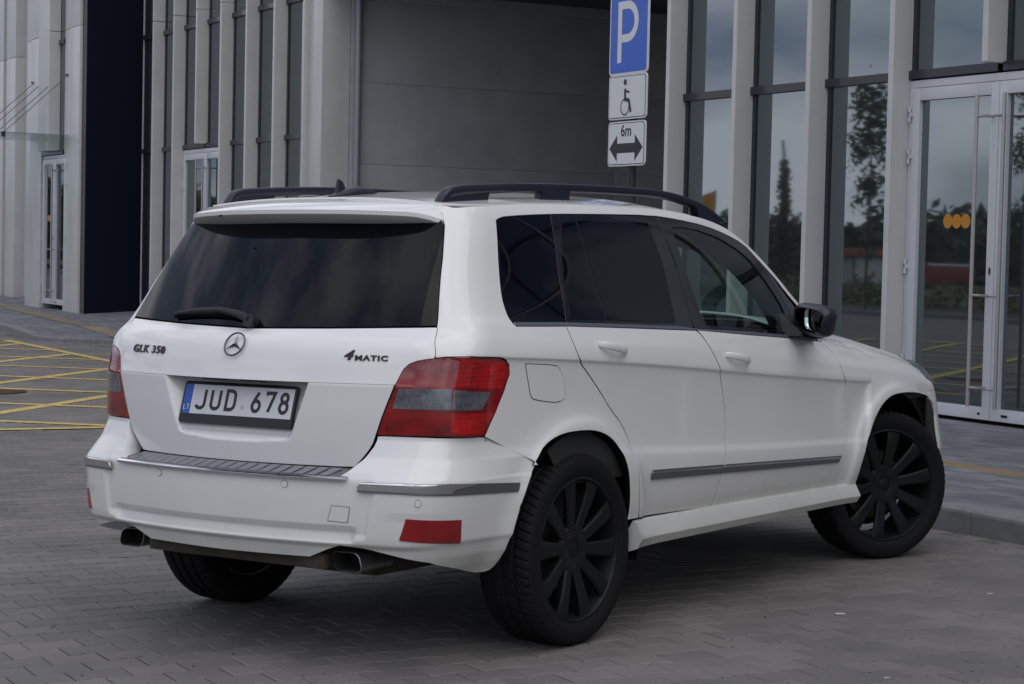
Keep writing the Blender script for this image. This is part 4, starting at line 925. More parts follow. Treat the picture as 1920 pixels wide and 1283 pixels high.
for mr in(False,True):
    C1=panel('bumper_trim',bump,ch,M_mould,CAR,rt=.012,rz=.006,key='ch',mirror=mr,off=.006,thick=.008,inset=.001)
    panel('chrome_edge',bump,[(-.449,.644),(-.438,.659),(-.30,.661),(-.106,.658),(.0,.651),(-.09,.640),(-.106,.626),(-.3,.633),(-.446,.634)],M_chrome,C1,rt=.012,rz=.004,key='ch2',mirror=mr,off=.0085,thick=.003,inset=.0005)
    panel('reflector',bump,rf,M_refl,CAR,rt=.012,rz=.012,key='rfl',mirror=mr,off=.004,thick=.006,inset=.001)
    for st,sz in g_('sensors'):
        c=[(st+.0135*math.cos(a),sz+.0135*math.sin(a)) for a in np.linspace(0,6.283,20,endpoint=False)];c2=[(st+.0118*math.cos(a),sz+.0118*math.sin(a)) for a in np.linspace(0,6.283,20,endpoint=False)]
        SN=panel('parking_sensor',bumper,c,M_gapm,CAR,rt=.01,rz=.01,mirror=mr,off=.0012,thick=.001,inset=0,key='sn%.2f'%st);
        panel('sensor_cap',bumper,c2,M_paint,SN,rt=.01,rz=.01,mirror=mr,off=.0025,thick=.002,inset=0,key='sc%.2f'%st)
hc=g_('hitch')
HG=panel('towing_cover_seam',bumper,hc,M_mould,CAR,rt=.02,rz=.02,key='ht',off=.0006,thick=0,inset=-.0015)
panel('towing_eye_cover',bumper,hc,M_paint,HG,rt=.01,rz=.01,key='ht2',off=.0018,thick=.001,inset=.0012)
# --- fuel flap ---
fu=smooth_open(g_('fuel')+[g_('fuel')[0]],2)
FS=panel('fuel_flap',skin,fu,M_gapm,CAR,rt=.03,rz=.03,key='fu',off=.0006,thick=0,inset=-.001)
panel('flap_panel',skin,fu,M_paint,FS,rt=.02,rz=.012,key='fu2',off=.0022,thick=.0015,inset=.002)
# --- side windows ---
def polyfit():
    T,Zg=np.meshgrid(np.linspace(.04,2.55,60),np.linspace(1.17,1.58,24),indexing='ij');P=skin(T,Zg).reshape(-1,3)
    ex=[(i,j) for i in range(5) for j in range(4) if i+j<=4];A=np.stack([P[:,1]**i*P[:,2]**j for i,j in ex],1);c=np.linalg.lstsq(A,P[:,0],rcond=None)[0]
    def f(t,z):
        P=skin(t,z);P[...,0]=sum(k*P[...,1]**i*P[...,2]**j for k,(i,j) in zip(c,ex));return P
    return f
gskin=polyfit()
qd=g_('qd');fdv=g_('fd_');rfr=g_('rf')
it=lambda z,pl:float(np.interp(z,[p[1] for p in pl][::-1],[p[0] for p in pl][::-1]))
dtop=[p for p in dl_t]
def top_between(a,b,dz=0):return [(p[0],p[1]-dz) for p in dtop if a<p[0]<b]
ztop=lambda t:float(np.interp(t,[p[0] for p in dtop],[p[1] for p in dtop]))
bt=(1.150,ztop(1.150))
sb=lambda t:float(np.interp(t,[p[0] for p in strip],[p[1] for p in strip]))
quarter=dl_r+[(.16,sb(.16))][0:0]
qg=[p for p in dl_r if p[1]>1.197]+[(.128,1.2005),(.447,1.194),(.445,1.272),(.411,1.402),(.365,1.593)]+top_between(.05,.36)[::-1]
rz_=[(.371,1.594),(.417,1.402),(.451,1.272),(.462,1.193),(1.294,1.162),(1.448,1.148),(1.30,1.39),bt]+top_between(.38,1.14)[::-1]
gap_b=[bt,(1.30,1.39),(1.452,1.148)]
ffz=[(1.156,bt[1]-.001),(1.306,1.39),(1.458,1.148),(1.909,1.126),(2.381,1.097),(2.60,1.080)]+top_between(1.17,2.46)[::-1]
hole=[(1.262,1.560),(1.36,1.40),(1.535,1.160),(1.909,1.141),(2.30,1.118),(2.335,1.150),(2.25,1.235),(2.11,1.335),(1.96,1.425),(1.84,1.472),(1.66,1.522),(1.48,1.552),(1.36,1.561)]
for mr in(False,True):
    QW=panel('quarter_window',gskin,qg,M_priv,CAR,rt=.05,rz=.03,key='qg',mirror=mr,inset=.0015,off=-.001,thick=.012)
    WF=panel('rear_door_window',gskin,rz_,M_gloss,CAR,rt=.05,rz=.03,key='rz',mirror=mr,inset=.0015,off=-.003,thick=.012)
    a=fdv;panel('glass_pane',gskin,[(a[0][0]-.10,1.566),(a[0][0]-.005,1.572),(a[1][0]-.006,1.408),(a[2][0]-.006,1.237),(a[3][0]-.01,1.194),(.49,1.204),(.475,1.272),(.44,1.402)],M_priv,WF,rt=.05,rz=.03,key='g1',mirror=mr,off=0,thick=.004)
    panel('glass_pane',gskin,[(a[0][0]+.005,1.574),(1.072,1.577),(1.194,1.395),(1.292,1.172),(.9,1.188),(a[3][0]+.002,1.196),(a[2][0]+.004,1.237),(a[1][0]+.004,1.408)],M_priv,WF,rt=.05,rz=.03,key='g2',mirror=mr,off=0,thick=.004)
    WG=panel('front_door_window',gskin,ffz,M_gloss,CAR,rt=.05,rz=.03,key='ffz',mirror=mr,inset=.0015,off=-.002,thick=.02,holes=[hole])
    panel('glass_pane',gskin,hole,M_win,WG,rt=.05,rz=.03,key='hole',mirror=mr,inset=-.004,off=-.008,thick=0)
    for k,(pl,nm) in enumerate((([p for p in dl_r if p[1]<1.1965]+[dl_b[1],(.457,1.1935),(.128,1.200)],'b0'),([(.461,1.180),dl_b[2],(1.450,1.142),(1.450,1.148),(1.294,1.161),(.461,1.193)],'b1'),([(1.456,1.141),dl_b[4],dl_b[5],(2.55,1.070),(2.45,1.093),(2.381,1.096),(1.909,1.125),(1.456,1.147)],'b2'))):
        panel('belt_strip',skin,pl,M_belt,CAR,rt=.03,rz=.006,key=nm,mirror=mr,off=.002,thick=.006,inset=.0008)
    for k,pl in (('m0',[(1.101,.573),(1.099,.611),(1.672,.588),(1.678,.552)]),('m1',[(1.684,.552),(1.678,.5875),(2.785,.542),(2.768,.512)])):
        MD=panel('door_moulding',skin,pl,M_mould,CAR,rt=.03,rz=.006,key=k,mirror=mr,off=.009,thick=.011,inset=.001)
        c=[(p[0]*.5+q[0]*.5,p[1]*.5+q[1]*.5) for p,q in ((pl[0],pl[1]),(pl[3],pl[2]))]
        panel('chrome_line',skin,[(c[0][0]+.008,c[0][1]+.006),(c[0][0]+.008,c[0][1]+.011),(c[1][0]-.008,c[1][1]+.010),(c[1][0]-.008,c[1][1]+.005)],M_chrome,MD,rt=.04,rz=.006,key=k+'c',mirror=mr,off=.0105,thick=.002,inset=.0003)
# --- door handles ---
for tc,zc_,dd in ((.775,1.099,RD),(1.785,1.027,FDR)):
    for s,mr in((0,False),(1,True)):
        # scooped cup behind the grip
        cup=[(tc-.125,zc_+.022),(tc-.108,zc_+.041),(tc-.03,zc_+.036),(tc+.06,zc_+.008),(tc+.10,zc_-.022),(tc+.06,zc_-.050),(tc-.03,zc_-.046),(tc-.10,zc_-.012)]
        cup=smooth_open(cup+[cup[0]],2)[:-1]
        cc=np.mean(np.array(cup),0)
        def cupf(t,z,cc=cc,cup=np.array(cup)):
            P=skin(t,z);q=np.stack([np.ravel(t),np.ravel(z)],1);ins=pip(q,cup);d=segdist(q,cup)*ins
            P[...,0]-=np.reshape(.030*np.clip(d/.020,0,1)**.7,P[...,0].shape)-.0008;return P
        panel('handle_recess',cupf,cup,M_paint,dd[s],rt=.005,rz=.004,key='cup%.2f'%tc,mirror=mr,inset=.001,thick=.001)
        pts=[];sg=-1 if mr else 1
        for u in np.linspace(-1,1,13):
            t=tc+.004+u*.104;z=zc_-.006-u*.017;P=skin(np.array([t]),np.array([z]))[0]
            pts.append((sg*(P[0]+.030*(1-abs(u)**3)+.001),P[1],z))
        V=[];n=12
        for i,p in enumerate(pts):
            u=-1+2*i/12;h=.0155*(1-.35*abs(u)**3);d=.009*(1-.4*abs(u)**3)
            for j in range(n):
                a=2*math.pi*j/n;V.append((p[0]+sg*d*math.copysign(abs(math.cos(a))**.7,math.cos(a)),p[1],p[2]+h*math.copysign(abs(math.sin(a))**.7,math.sin(a))))
        F=[(i*n+j,i*n+(j+1)%n,(i+1)*n+(j+1)%n,(i+1)*n+j) for i in range(12) for j in range(n)]+[tuple(range(n)),tuple(range(12*n,13*n))]
        me=mesh('door_handle',V,F,M_paint);bm=bmesh.new();bm.from_mesh(me);bmesh.ops.recalc_face_normals(bm,faces=bm.faces[:]);bm.to_mesh(me);bm.free();autosmooth(me,60);link('door_handle',me,dd[s])
# --- sills ---
for sg in(1,-1):
    V=[];pr=[(.0,.425),(.008,.424),(.016,.418),(.040,.362),(.041,.352),(.022,.318),(-.02,.304),(-.08,.295)];ys=np.linspace(.372,2.352,40);n=len(pr)
    for y in ys:
        x0=float(side_x(np.array(y),np.array(.43)));x0=.872+.02*math.exp(-((y-.37)/.10)**2)+.016*math.exp(-((y-2.36)/.10)**2)
        s=-.0115*(y-.372)*1.0
        e=min(1,(y-.372)/.05);e2=min(1,(2.352-y)/.05)
        for a,b in pr:V.append((sg*(x0+a+.010*(1-e)),y+(.02*(b-.36)*0),b+s*(b-.30)/.125 if b>.3 else b))
    F=[(i*n+j,(i+1)*n+j,(i+1)*n+j+1,i*n+j+1) for i in range(39) for j in range(n-1)]+[tuple(range(n)),tuple(39*n+j for j in range(n))]
    me=mesh('side_sill',V,F,M_paint);bm=bmesh.new();bm.from_mesh(me);bmesh.ops.recalc_face_normals(bm,faces=bm.faces[:]);bm.to_mesh(me);bm.free();autosmooth(me,22);link('side_sill',me,CAR)
# --- roof, windscreen, bonnet, nose ---
def roofs(e,y):
    z=RE(y);x=side_x(y,z);a=np.abs(e);return np.stack([e*x,y+0*e,z+(.040+.018*np.clip((y+.4)/.8,0,1))*np.clip((1.5-y)/.5,0,1)*(1-a**2.6)+0*e],-1)
def rf2(t,z):  # u=e*.65 , v=y
    return roofs(t/.65,z)
ro=[(-.645,-.20),(-.61,-.33),(-.55,-.415),(.55,-.415),(.61,-.33),(.645,-.20),(.65,1.20),(.4,1.24),(0,1.26),(-.4,1.24),(-.65,1.20)]
panel('roof',rf2,ro,M_paint,CAR,rt=.03,rz=.05,key='ro',inset=.001,thick=.01)
def wsf(t,v):
    e=t/.65;y=v;z=RE(y);x=side_x(y,np.minimum(z,1.63));a=np.abs(e);b=.05+.14*np.clip((y-1.2)/.9,0,1)
    yy=y+b*(1-a**2)-.0;return np.stack([e*(x-.004),yy,z+(.040+.018)*np.clip((1.5-y)/.5,0,1)*(1-a**2.6)*np.clip((y<1.6),0,1)+.0*e],-1)
WS=panel('windscreen',wsf,[(-.62,1.22),(.62,1.22),(.62,2.10),(-.62,2.10)],M_wsh,CAR,rt=.06,rz=.06,key='ws',inset=0,thick=0)
for sg in(1,-1):
    panel('windscreen_seal',wsf,[(sg*.60,1.20),(sg*.655,1.20),(sg*.652,2.12),(sg*.60,2.12)],M_gloss,WS,rt=.03,rz=.06,key='wss%d'%sg,inset=0,thick=.004,off=-.002)
def hf(t,v):
    e=t/.8;yf=3.12+.24*(1-np.abs(e)**3);y=2.12+v*(yf-2.12);y=y+.14*(1-v)*(1-e*e);zt=ZT_(y);xs_=side_x(y,zt);e2=np.minimum(np.abs(e),1)
    bul=.016/(1+np.exp((np.abs(e*xs_)-.46)/.02));z=zt+(HZ(y)-.014-zt)*(1-e2**2.6)+bul*(1-e2**2)
    return np.stack([e*xs_,y,z],-1)
panel('bonnet',hf,[(-.70,0),(.70,0),(.70,1),(-.70,1)],M_paint,CAR,rt=.02,rz=.04,key='bn',inset=.0015,thick=.01)
for sg in(1,-1):panel('fender_top',hf,[(sg*.70,.0),(sg*.799,.0),(sg*.799,1),(sg*.70,1)],M_paint,CAR,rt=.02,rz=.04,key='ft%d'%sg,inset=.001,thick=.006)
def cowl(t,v):
    e=t/.65;return np.stack([e*.80,2.04+v+.15*(1-e*e),1.10+.03*(1-e*e)-.15*v],-1)
panel('cowl',cowl,[(-.65,0),(.65,0),(.65,.2),(-.65,.2)],M_matte,CAR,rt=.1,rz=.05,key='cw',inset=0,thick=0)
def nz(t,z):
    th=np.abs(t);P=nose(th,z);P[...,0]*=np.where(t<0,-1,1);return P
def nz2(t,z):  # t in [0,pi]
    m=t>math.pi/2;P=nose(np.where(m,math.pi-t,t),z);P[...,0]=np.where(m,-P[...,0],P[...,0]);return P
NB=[(.0,.785),(.0,.750),(.056,.719),(.104,.67),(.10,.60),(.10,.42),(.10,.33)]
nb=NB+[(math.pi-a,b) for a,b in NB[::-1]]
def fl(f):return lambda t,z:f(t,z)
panel('front_bumper',nz2,nb,M_paint,CAR,rt=.04,rz=.03,key='nb',inset=.001,thick=.012)
for mr in(False,True):
    HLp=panel('headlight',nz2,[(.0,.848),(.0,.938),(.75,.915),(.85,.79),(.17,.80)],lens_mat('headlight_glass',(.03,.035,.04),(.12,.13,.14),100) if not mr else HL_M,CAR,rt=.03,rz=.02,key='hl',mirror=mr,inset=.002,off=.002,thick=.01);HL_M=HLp.data.materials[0]
    panel('nose_corner',nz2,[(.0,.787),(.165,.79),(.165,.798),(.0,.845)],M_paint,CAR,rt=.03,rz=.02,key='nc',mirror=mr,inset=.001,thick=.01)
for mr in(False,True):panel('headlight_corner',skin,[tz(3.20,.848),tz(3.20,.938),tz(3.13,.958),tz(3.13,.93)],HL_M,CAR,rt=.02,rz=.02,key='hlc',mirror=mr,inset=.001,thick=.01)
GR=panel('grille',nz2,[(.87,.79),(.77,.90),(1.57,.915),(math.pi-.77,.90),(math.pi-.87,.79)],M_matte,CAR,rt=.05,rz=.03,key='gr',inset=.001,thick=.01)
for z in(.825,.865):panel('grille_bar',nz2,[(.86,z-.008),(.86,z+.008),(math.pi-.86,z+.008),(math.pi-.86,z-.008)],M_chrome,GR,rt=.05,rz=.01,key='gb%.3f'%z,off=.012,thick=.01,inset=0)
# --- spoiler ---
V=[];n=41;es=np.linspace(-1,1,n);
for e in es:
    a=abs(e);x=e*.600;w_=1-a**2.6
    yr=-.50-.140*w_;zt=1.588+.014*w_+.0;yF=-.40;zF=float(RE(-.41))+ .040*(1-a**2.6)-.002
    yu=-.44-.125*w_
    pr=[(yF,zF),( (yF+yr)/2,(zF+zt)/2+.007),(yr+.012,zt+.0015),(yr,zt-.004),(yr+.001,zt-.019),(yr+.012,zt-.026),(yu,zt-.046-.006*w_),(yu+.06,1.535)]
    k=max(0,(a-.86)/.14)**2;pr=[pr[0]]+[(y+.045*k,z-.022*k) for y,z in pr[1:6]]+pr[6:]
    for y,z in pr:V.append((x,y,z))
m8=8;F=[(i*m8+j,(i+1)*m8+j,(i+1)*m8+j+1,i*m8+j+1) for i in range(n-1) for j in range(m8-1)]+[tuple(range(m8)),tuple((n-1)*m8+j for j in range(m8))]
F=[f[::-1] for f in F]
me=mesh('roof_spoiler',V,F,M_paint);autosmooth(me,28);SPO=link('roof_spoiler',me,CAR)
q=MB();q.tube([(-.285,-.660,1.577),(-.268,-.664,1.577)],.003,8);q.build('washer_jet',M_gapm,SPO)
# --- roof rails ---
for sg in(1,-1):
    K=[(-.385,.012,.000),(-.36,.020,.035),(-.325,.024,.070),(-.27,.024,.078)]
    path=[];ys=[-.385,-.36,-.325,-.26,-.1,.2,.6,.95,1.15,1.30,1.42,1.52,1.60]
    zz=[1.615,1.648,1.680,1.692,1.702,1.715,1.721,1.720,1.711,1.693,1.670,1.638,1.603]
    xo=[.515,.516,.519,.522,.527,.540,.556,.568,.574,.579,.583,.587,.590]
    V=[];n=10;hh=[.010,.02,.021,.021,.020,.018,.017,.017,.017,.018,.019,.018,.008]
    xi=np.interp(np.linspace(0,12,60),range(13),ys);pf=pchip(ys,zz);xf=pchip(ys,xo);hf_=pchip(ys,hh)
    for y in xi:
        for j in range(n):
            a=2*math.pi*j/n;V.append((sg*(float(xf(y))+.021*math.copysign(abs(math.cos(a))**.6,math.cos(a))),y,float(pf(y))-float(hf_(y))*.9+float(hf_(y))*math.copysign(abs(math.sin(a))**.6,math.sin(a))))
    F=[(i*n+j,(i+1)*n+j,(i+1)*n+(j+1)%n,i*n+(j+1)%n) for i in range(59) for j in range(n)]+[tuple(range(n)),tuple(59*n+j for j in range(n))]
    me=mesh('roof_rail',V,F,M_rail);bm=bmesh.new();bm.from_mesh(me);bmesh.ops.recalc_face_normals(bm,faces=bm.faces[:]);bm.to_mesh(me);bm.free();autosmooth(me,50);RL=link('roof_rail',me,CAR)
    def foot(y0,y1,yb0,yb1,name='rail_foot'):
        b=MB();z0=lambda y:float(RE(y))+.012;zt=lambda y:float(pf(y))-.014;w=.019
        P=[(yb0,z0(yb0)-.01),(yb1,z0(yb1)-.01),(y1,zt(y1)),(y0,zt(y0))]
        V=[(sg*(float(xf(np.clip(y,-.38,1.6)))-w),y,z) for y,z in P]+[(sg*(float(xf(np.clip(y,-.38,1.6)))+w),y,z) for y,z in P]
        b.add(V,[(0,1,2,3),(7,6,5,4),(0,4,5,1),(1,5,6,2),(2,6,7,3),(3,7,4,0)]);me=mesh(name,b.V,b.F,M_rail);bm=bmesh.new();bm.from_mesh(me);bmesh.ops.recalc_face_normals(bm,faces=bm.faces[:]);bmesh.ops.bevel(bm,geom=bm.edges[:],offset=.005,segments=2,affect='EDGES');bm.to_mesh(me);bm.free();autosmooth(me,50);link(name,me,RL)
    foot(-.33,-.08,-.385,-.10);foot(.24,.43,.235,.425);foot(1.36,1.57,1.40,1.62)
# --- antenna and camera pod ---
b=MB();V=[];
for i,(y,h,w_) in enumerate(((-.43,.004,.014),(-.37,.024,.028),(-.30,.036,.036),(-.22,.030,.034),(-.15,.004,.018))):
    z0=float(RE(y))+.056
    for j in range(9):
        a=math.pi*j/8;V.append((w_*math.cos(a)+.012,y+.06,z0-.012+h*math.sin(a)))
F=[(i*9+j,i*9+j+1,(i+1)*9+j+1,(i+1)*9+j) for i in range(4) for j in range(8)];b.add(V,F)
me=mesh('antenna_base',b.V,b.F,M_rail);autosmooth(me,60);AB=link('antenna_base',me,CAR)
b=MB();b.add([(-.008,-.33,1.65),(.012,-.33,1.65),(.010,-.26,1.65),(-.006,-.26,1.65),(-.004,-.315,1.722),(.006,-.315,1.722),(.006,-.29,1.712),(-.004,-.29,1.712)],[(0,1,5,4),(1,2,6,5),(2,3,7,6),(3,0,4,7),(4,5,6,7)]);b.build('antenna_fin',M_rail,AB,bevel=.002)
# --- wing mirrors ---
for sg in(1,-1):
    V=[];n=20;secs=((.0,.72),(.02,.92),(.05,1.),(.09,.96),(.125,.80),(.15,.45))
    for d,s in secs:
        for j in range(n):
            a=2*math.pi*j/n;cx=math.copysign(abs(math.cos(a))**.55,math.cos(a));cz=math.copysign(abs(math.sin(a))**.6,math.sin(a))
            x=.962+.102*s*cx+(.012 if cz>0 else 0)*cx;z=1.168+.072*s*cz-.010*cx
            V.append((sg*x,1.735+d+.03*cx*0+.05*(cx<0)*0+d*0+.035*(-cx),z))
    F=[(i*n+j,i*n+(j+1)%n,(i+1)*n+(j+1)%n,(i+1)*n+j) for i in range(5) for j in range(n)]+[tuple(range(5*n,6*n))]
    me=mesh('wing_mirror',V,F,M_rail);bm=bmesh.new();bm.from_mesh(me);bmesh.ops.recalc_face_normals(bm,faces=bm.faces[:]);bm.to_mesh(me);bm.free();autosmooth(me,50);WMR=link('wing_mirror',me,CAR)
    V=[];
    for s,dy in((.74,.004),(.70,.012)):
        for j in range(n):
            a=2*math.pi*j/n;cx=math.copysign(abs(math.cos(a))**.55,math.cos(a));cz=math.copysign(abs(math.sin(a))**.6,math.sin(a));V.append((sg*(.985+.070*(s/.74)*cx),1.735+dy-.043*cx,1.168+.072*s*cz-.010*cx))
    F=[tuple(range(n,2*n))]+[(j,(j+1)%n,n+(j+1)%n,n+j) for j in range(n)]
    me=mesh('mirror_glass',V,F,mat('mirror_silver',(.75,.82,.80),.01,1) if sg>0 else MIRM);MIRM=me.materials[0];link('mirror_glass',me,WMR)
    b=MB();b.add([(sg*x,y,z) for x,y,z in ((.80,1.74,1.085),(.80,2.07,1.062),(.90,1.98,1.075),(.93,1.77,1.09),(.78,1.76,1.20),(.78,1.90,1.20),(.90,1.84,1.13),(.90,1.79,1.13))],[(0,1,2,3),(4,5,6,7),(0,1,5,4),(1,2,6,5),(2,3,7,6),(3,0,4,7)])
    me=mesh('mirror_foot',b.V,b.F,M_matte);bm=bmesh.new();bm.from_mesh(me);bmesh.ops.recalc_face_normals(bm,faces=bm.faces[:]);bmesh.ops.bevel(bm,geom=bm.edges[:],offset=.01,segments=2,affect='EDGES');bm.to_mesh(me);bm.free();autosmooth(me,60);link('mirror_foot',me,WMR)
# --- rear wiper ---
def on_skin(t,z,off):
    P,nn=evalf(skin,np.array([[t,z]]),off);return P[0]
def tx(x,z):return -1+ x/float(XB(z))*(1-LC)
pts=[on_skin(tx(x,z),z,.022) for x,z in ((.01,1.187),(-.06,1.207),(-.16,1.219),(-.28,1.214),(-.40,1.200))]
b=MB();b.tube(pts,[.017,.014,.011,.009,.006],8);WP=b.build('rear_wiper',M_matte,CAR,smooth=True)
pts=[on_skin(tx(x,1.197+.0*x),1.193+.012*(1-((x+.2)/.22)**2),.009) for x in np.linspace(-.41,.0,10)]
b=MB();b.tube(pts,.007,6);b.build('wiper_blade',M_gapm,WP,smooth=True)
b=MB();p=on_skin(tx(.015,1.187),1.187,.0);b.tube([p,p+np.array([0,-.03,.012])],.024,14);b.build('wiper_hub',M_matte,WP,smooth=True)
# --- number plate ---
PT=.283;PM=Matrix.Translation((0,-.8715,.9075))@Matrix(((1,0,0,0),(0,math.sin(PT),-math.cos(PT),0),(0,math.cos(PT),math.sin(PT),0),(0,0,0,1)))
M_pw=mat('plate_white',(.60,.61,.64),.4,0,.2);M_pb=mat('plate_blue',(.015,.085,.42),.4);M_pk=mat('plate_black',(.008,.008,.01),.4)
b=MB();b.prism([(x,y-.0105) for x,y in rr(.537,.155,.012)],-.012,0);PL=b.build('number_plate',M_pk,CAR,PM,bevel=.002)
b=MB();b.prism([(-.2215,-.0535),(.259,-.0535),(.259,.0545),(-.2215,.0545)],0,.0012);b.build('plate_field',M_pw,PL)
b=MB();b.prism([(-.259,-.0535),(-.222,-.0535),(-.222,.0545),(-.259,.0545)],0,.0012);b.build('country_band',M_pb,PL)
lettering('plate_letter','JUD',.082,.0535,.0190,.0135,M_pk,PL,Matrix.Translation((-.104,.002,.0012)))
lettering('plate_letter','678',.082,.0480,.0165,.0135,M_pk,PL,Matrix.Translation((.155,.002,.0012)))
lettering('country_letter','LT',.021,.0120,.004,.0034,M_pw,PL,Matrix.Translation((-.2405,-.030,.0014)))
b=MB();b.prism([(.027+.0085*math.cos(a),-.022+.0085*math.sin(a)) for a in np.linspace(0,6.283,16,endpoint=False)],.0012,.002);b.build('inspection_seal',mat('seal_silver',(.42,.42,.42),.35,.7),PL)
for sx in(-.09,.09):
    b=MB();b.box(sx-.05,sx+.05,-.905,-.875,.984,.9895);b.build('plate_lamp',M_matte,CAR)
# --- badges ---
M_bk=mat('badge_black',(.006,.006,.008),.35,0,.1)
def badge(name,s,size,t,z,sx,shear,off=.0):
    p,nn=evalf(skin,np.array([[t,z]]),.001);p=Vector(p[0]);nn=Vector(nn[0]);e=5e-3
    dx=Vector(skin(np.array([t+e]),np.array([z]))[0]-skin(np.array([t-e]),np.array([z]))[0]).normalized();dz=nn.cross(dx).normalized()
    me=text_mesh(name,s,size,ext=.0022,off=off,sx=sx,shear=shear,space=1.16);me.materials.append(M_bk)
    return link(name,me,CAR,Matrix(((dx.x,dz.x,nn.x,p.x),(dx.y,dz.y,nn.y,p.y),(dx.z,dz.z,nn.z,p.z),(0,0,0,1))))
badge('model_badge','GLK 350',.040,tx(-.474,1.078),1.078,1.32,.0,.0009)
badge('drive_badge','4',.047,tx(.474,1.084),1.086,1.3,.3,.0018);badge('drive_badge_text','MATIC',.026,tx(.560,1.076),1.078,1.42,.0,.0010)
zE=1.110;p,nn=evalf(skin,np.array([[-1.0,zE]]),.004);p=Vector(p[0]);nn=Vector(nn[0]);dz=nn.cross(Vector((1,0,0))).normalized()
EM=Matrix(((1,dz.x,nn.x,p.x),(0,dz.y,nn.y,p.y),(0,dz.z,nn.z,p.z),(0,0,0,1)))
V=[];n=40;R_=.0445
for i in range(n):
    a=2*math.pi*i/n
    for j in range(8):
        c=2*math.pi*j/8;r=R_+.0032*math.cos(c);V.append((r*math.cos(a),r*math.sin(a),.0035*math.sin(c)+.003))
F=[(i*8+j,((i+1)%n)*8+j,((i+1)%n)*8+(j+1)%8,i*8+(j+1)%8) for i in range(n) for j in range(8)]
star=[];
for k in range(3):
    a=math.pi/2+k*2*math.pi/3;star+=[(R_*math.cos(a),R_*math.sin(a)),(.0065*math.cos(a+math.pi/3),.0065*math.sin(a+math.pi/3))]
b0=len(V);V+=[(x,y,.0015) for x,y in star]+[(0,0,.009)];F+=[(b0+i,b0+(i+1)%6,b0+6) for i in range(6)]
me=mesh('star_emblem',V,F,mat('dark_chrome',(.12,.125,.135),.15,1));me.polygons.foreach_set('use_smooth',[i<320 for i in range(len(me.polygons))]);link('star_emblem',me,CAR,EM)
# --- wheels ---
def tyre_mesh():
    R=.355;prof=[(-.096,.262),(-.104,.270),(-.113,.290),(-.1155,.300),(-.1165,.3005),(-.1165,.3035),(-.1155,.304),(-.1165,.316),(-.114,.332),(-.1085,.343),(-.098,.3505),(-.088,.3535),(-.060,.355),(-.055,.347),(-.047,.347),(-.042,.3555),(-.012,.356),(-.007,.348),(.007,.348),(.012,.356),(.042,.3555),(.047,.347),(.055,.347),(.060,.355),(.088,.3535),(.098,.3505),(.1085,.343),(.114,.332),(.1165,.316),(.1155,.304),(.1165,.3035),(.1165,.3005),(.1155,.300),(.113,.290),(.104,.270),(.096,.262)]
    n=330;k=len(prof);V=[]
    for i in range(n):
        for q,(a,r) in enumerate(prof):
            sh=(i%5==0);ed=abs(a)
            if sh and ed>.058 and .338<r:r=r-(.006 if ed<.1 else .004)
            if sh and ed<.043 and r>.35 and (i//5)%2==0:r=r-.004
            th=2*math.pi*(i+ (1.5*abs(a)/.03 if True else 0))/n
            V.append((a,r*math.cos(th),r*math.sin(th)))
    F=[(i*k+q,i*k+q+1,((i+1)%n)*k+q+1,((i+1)%n)*k+q) for i in range(n) for q in range(k-1)]
    me=mesh('tyre',V,F,M_rub);bm=bmesh.new();bm.from_mesh(me);bmesh.ops.recalc_face_normals(bm,faces=bm.faces[:]);bm.to_mesh(me);bm.free();return autosmooth(me,38)
def spoke_mesh():
    # along +z from hub to rim; local x is outboard
    secs=[(.060,.024,.080,.040),(.10,.0245,.086,.034),(.15,.027,.094,.030),(.20,.031,.100,.026),(.235,.035,.102,.024),(.259,.039,.099,.026)]
    V=[]
    for r,w_,xo,th in secs:
        V+=[(xo-th,-w_*.75,r),(xo-.006,-w_,r),(xo,-w_*.72,r),(xo,w_*.72,r),(xo-.006,w_,r),(xo-th,w_*.75,r)]
    F=[(i*6+j,i*6+(j+1)%6,(i+1)*6+(j+1)%6,(i+1)*6+j) for i in range(5) for j in range(6)]
    me=mesh('spoke',V,F,M_rim);bm=bmesh.new();bm.from_mesh(me);bmesh.ops.recalc_face_normals(bm,faces=bm.faces[:]);bm.to_mesh(me);bm.free();return autosmooth(me,32)
def rim_mesh():
    V,F=lathe([(.104,.2705),(.107,.262),(.102,.2585),(.094,.2555),(.070,.248),(.0,.236),(-.09,.240),(-.10,.262)],72)
    b=MB();b.add(V,F)
    V,F=lathe([(.050,.098),(.074,.096),(.084,.084),(.084,.040),(.080,.034),(.080,.030)],40);b.add(V,F)
    V,F=lathe([(-.02,.06),(.062,.074)],30);b.add(V,F)
    me=mesh('wheel',b.V,b.F,M_rim);bm=bmesh.new();bm.from_mesh(me);bmesh.ops.recalc_face_normals(bm,faces=bm.faces[:]);bm.to_mesh(me);bm.free();return autosmooth(me,35)
TY,SK,RM=tyre_mesh(),spoke_mesh(),rim_mesh()
V,F=lathe([(-.03,.02),(-.03,.165),(-.018,.165),(-.018,.02)],48);DK=autosmooth(mesh('brake_disc',V,F,M_disc))
V,F=lathe([(.081,.0005),(.083,.020),(.078,.030)],30);CP=autosmooth(mesh('hub_cap',V,F,M_rim))
b=MB();b.tube([(.070,0,0),(.0795,0,0)],.0105,6);BT=mesh('wheel_bolt',b.V,b.F,M_rim);V,F=lathe([(.0842,.0005),(.0842,.014)],14);BH=mesh('bolt_hole_shade',V,F,M_soot_hole)  # each hole is a flat black disc, its inner shade painted on
V,F=lathe([(-.085,.01),(-.085,.238)],40);BPR=mesh('backing_plate',V,F,M_gapm);V,F=lathe([(-.06,.01),(-.06,.205)],40);BPF=mesh('backing_plate',V,F,M_gapm)
b=MB();b.box(-.05,.01,-.05,.05,.10,.175);CAL=mesh('brake_caliper',b.V,b.F,M_disc)
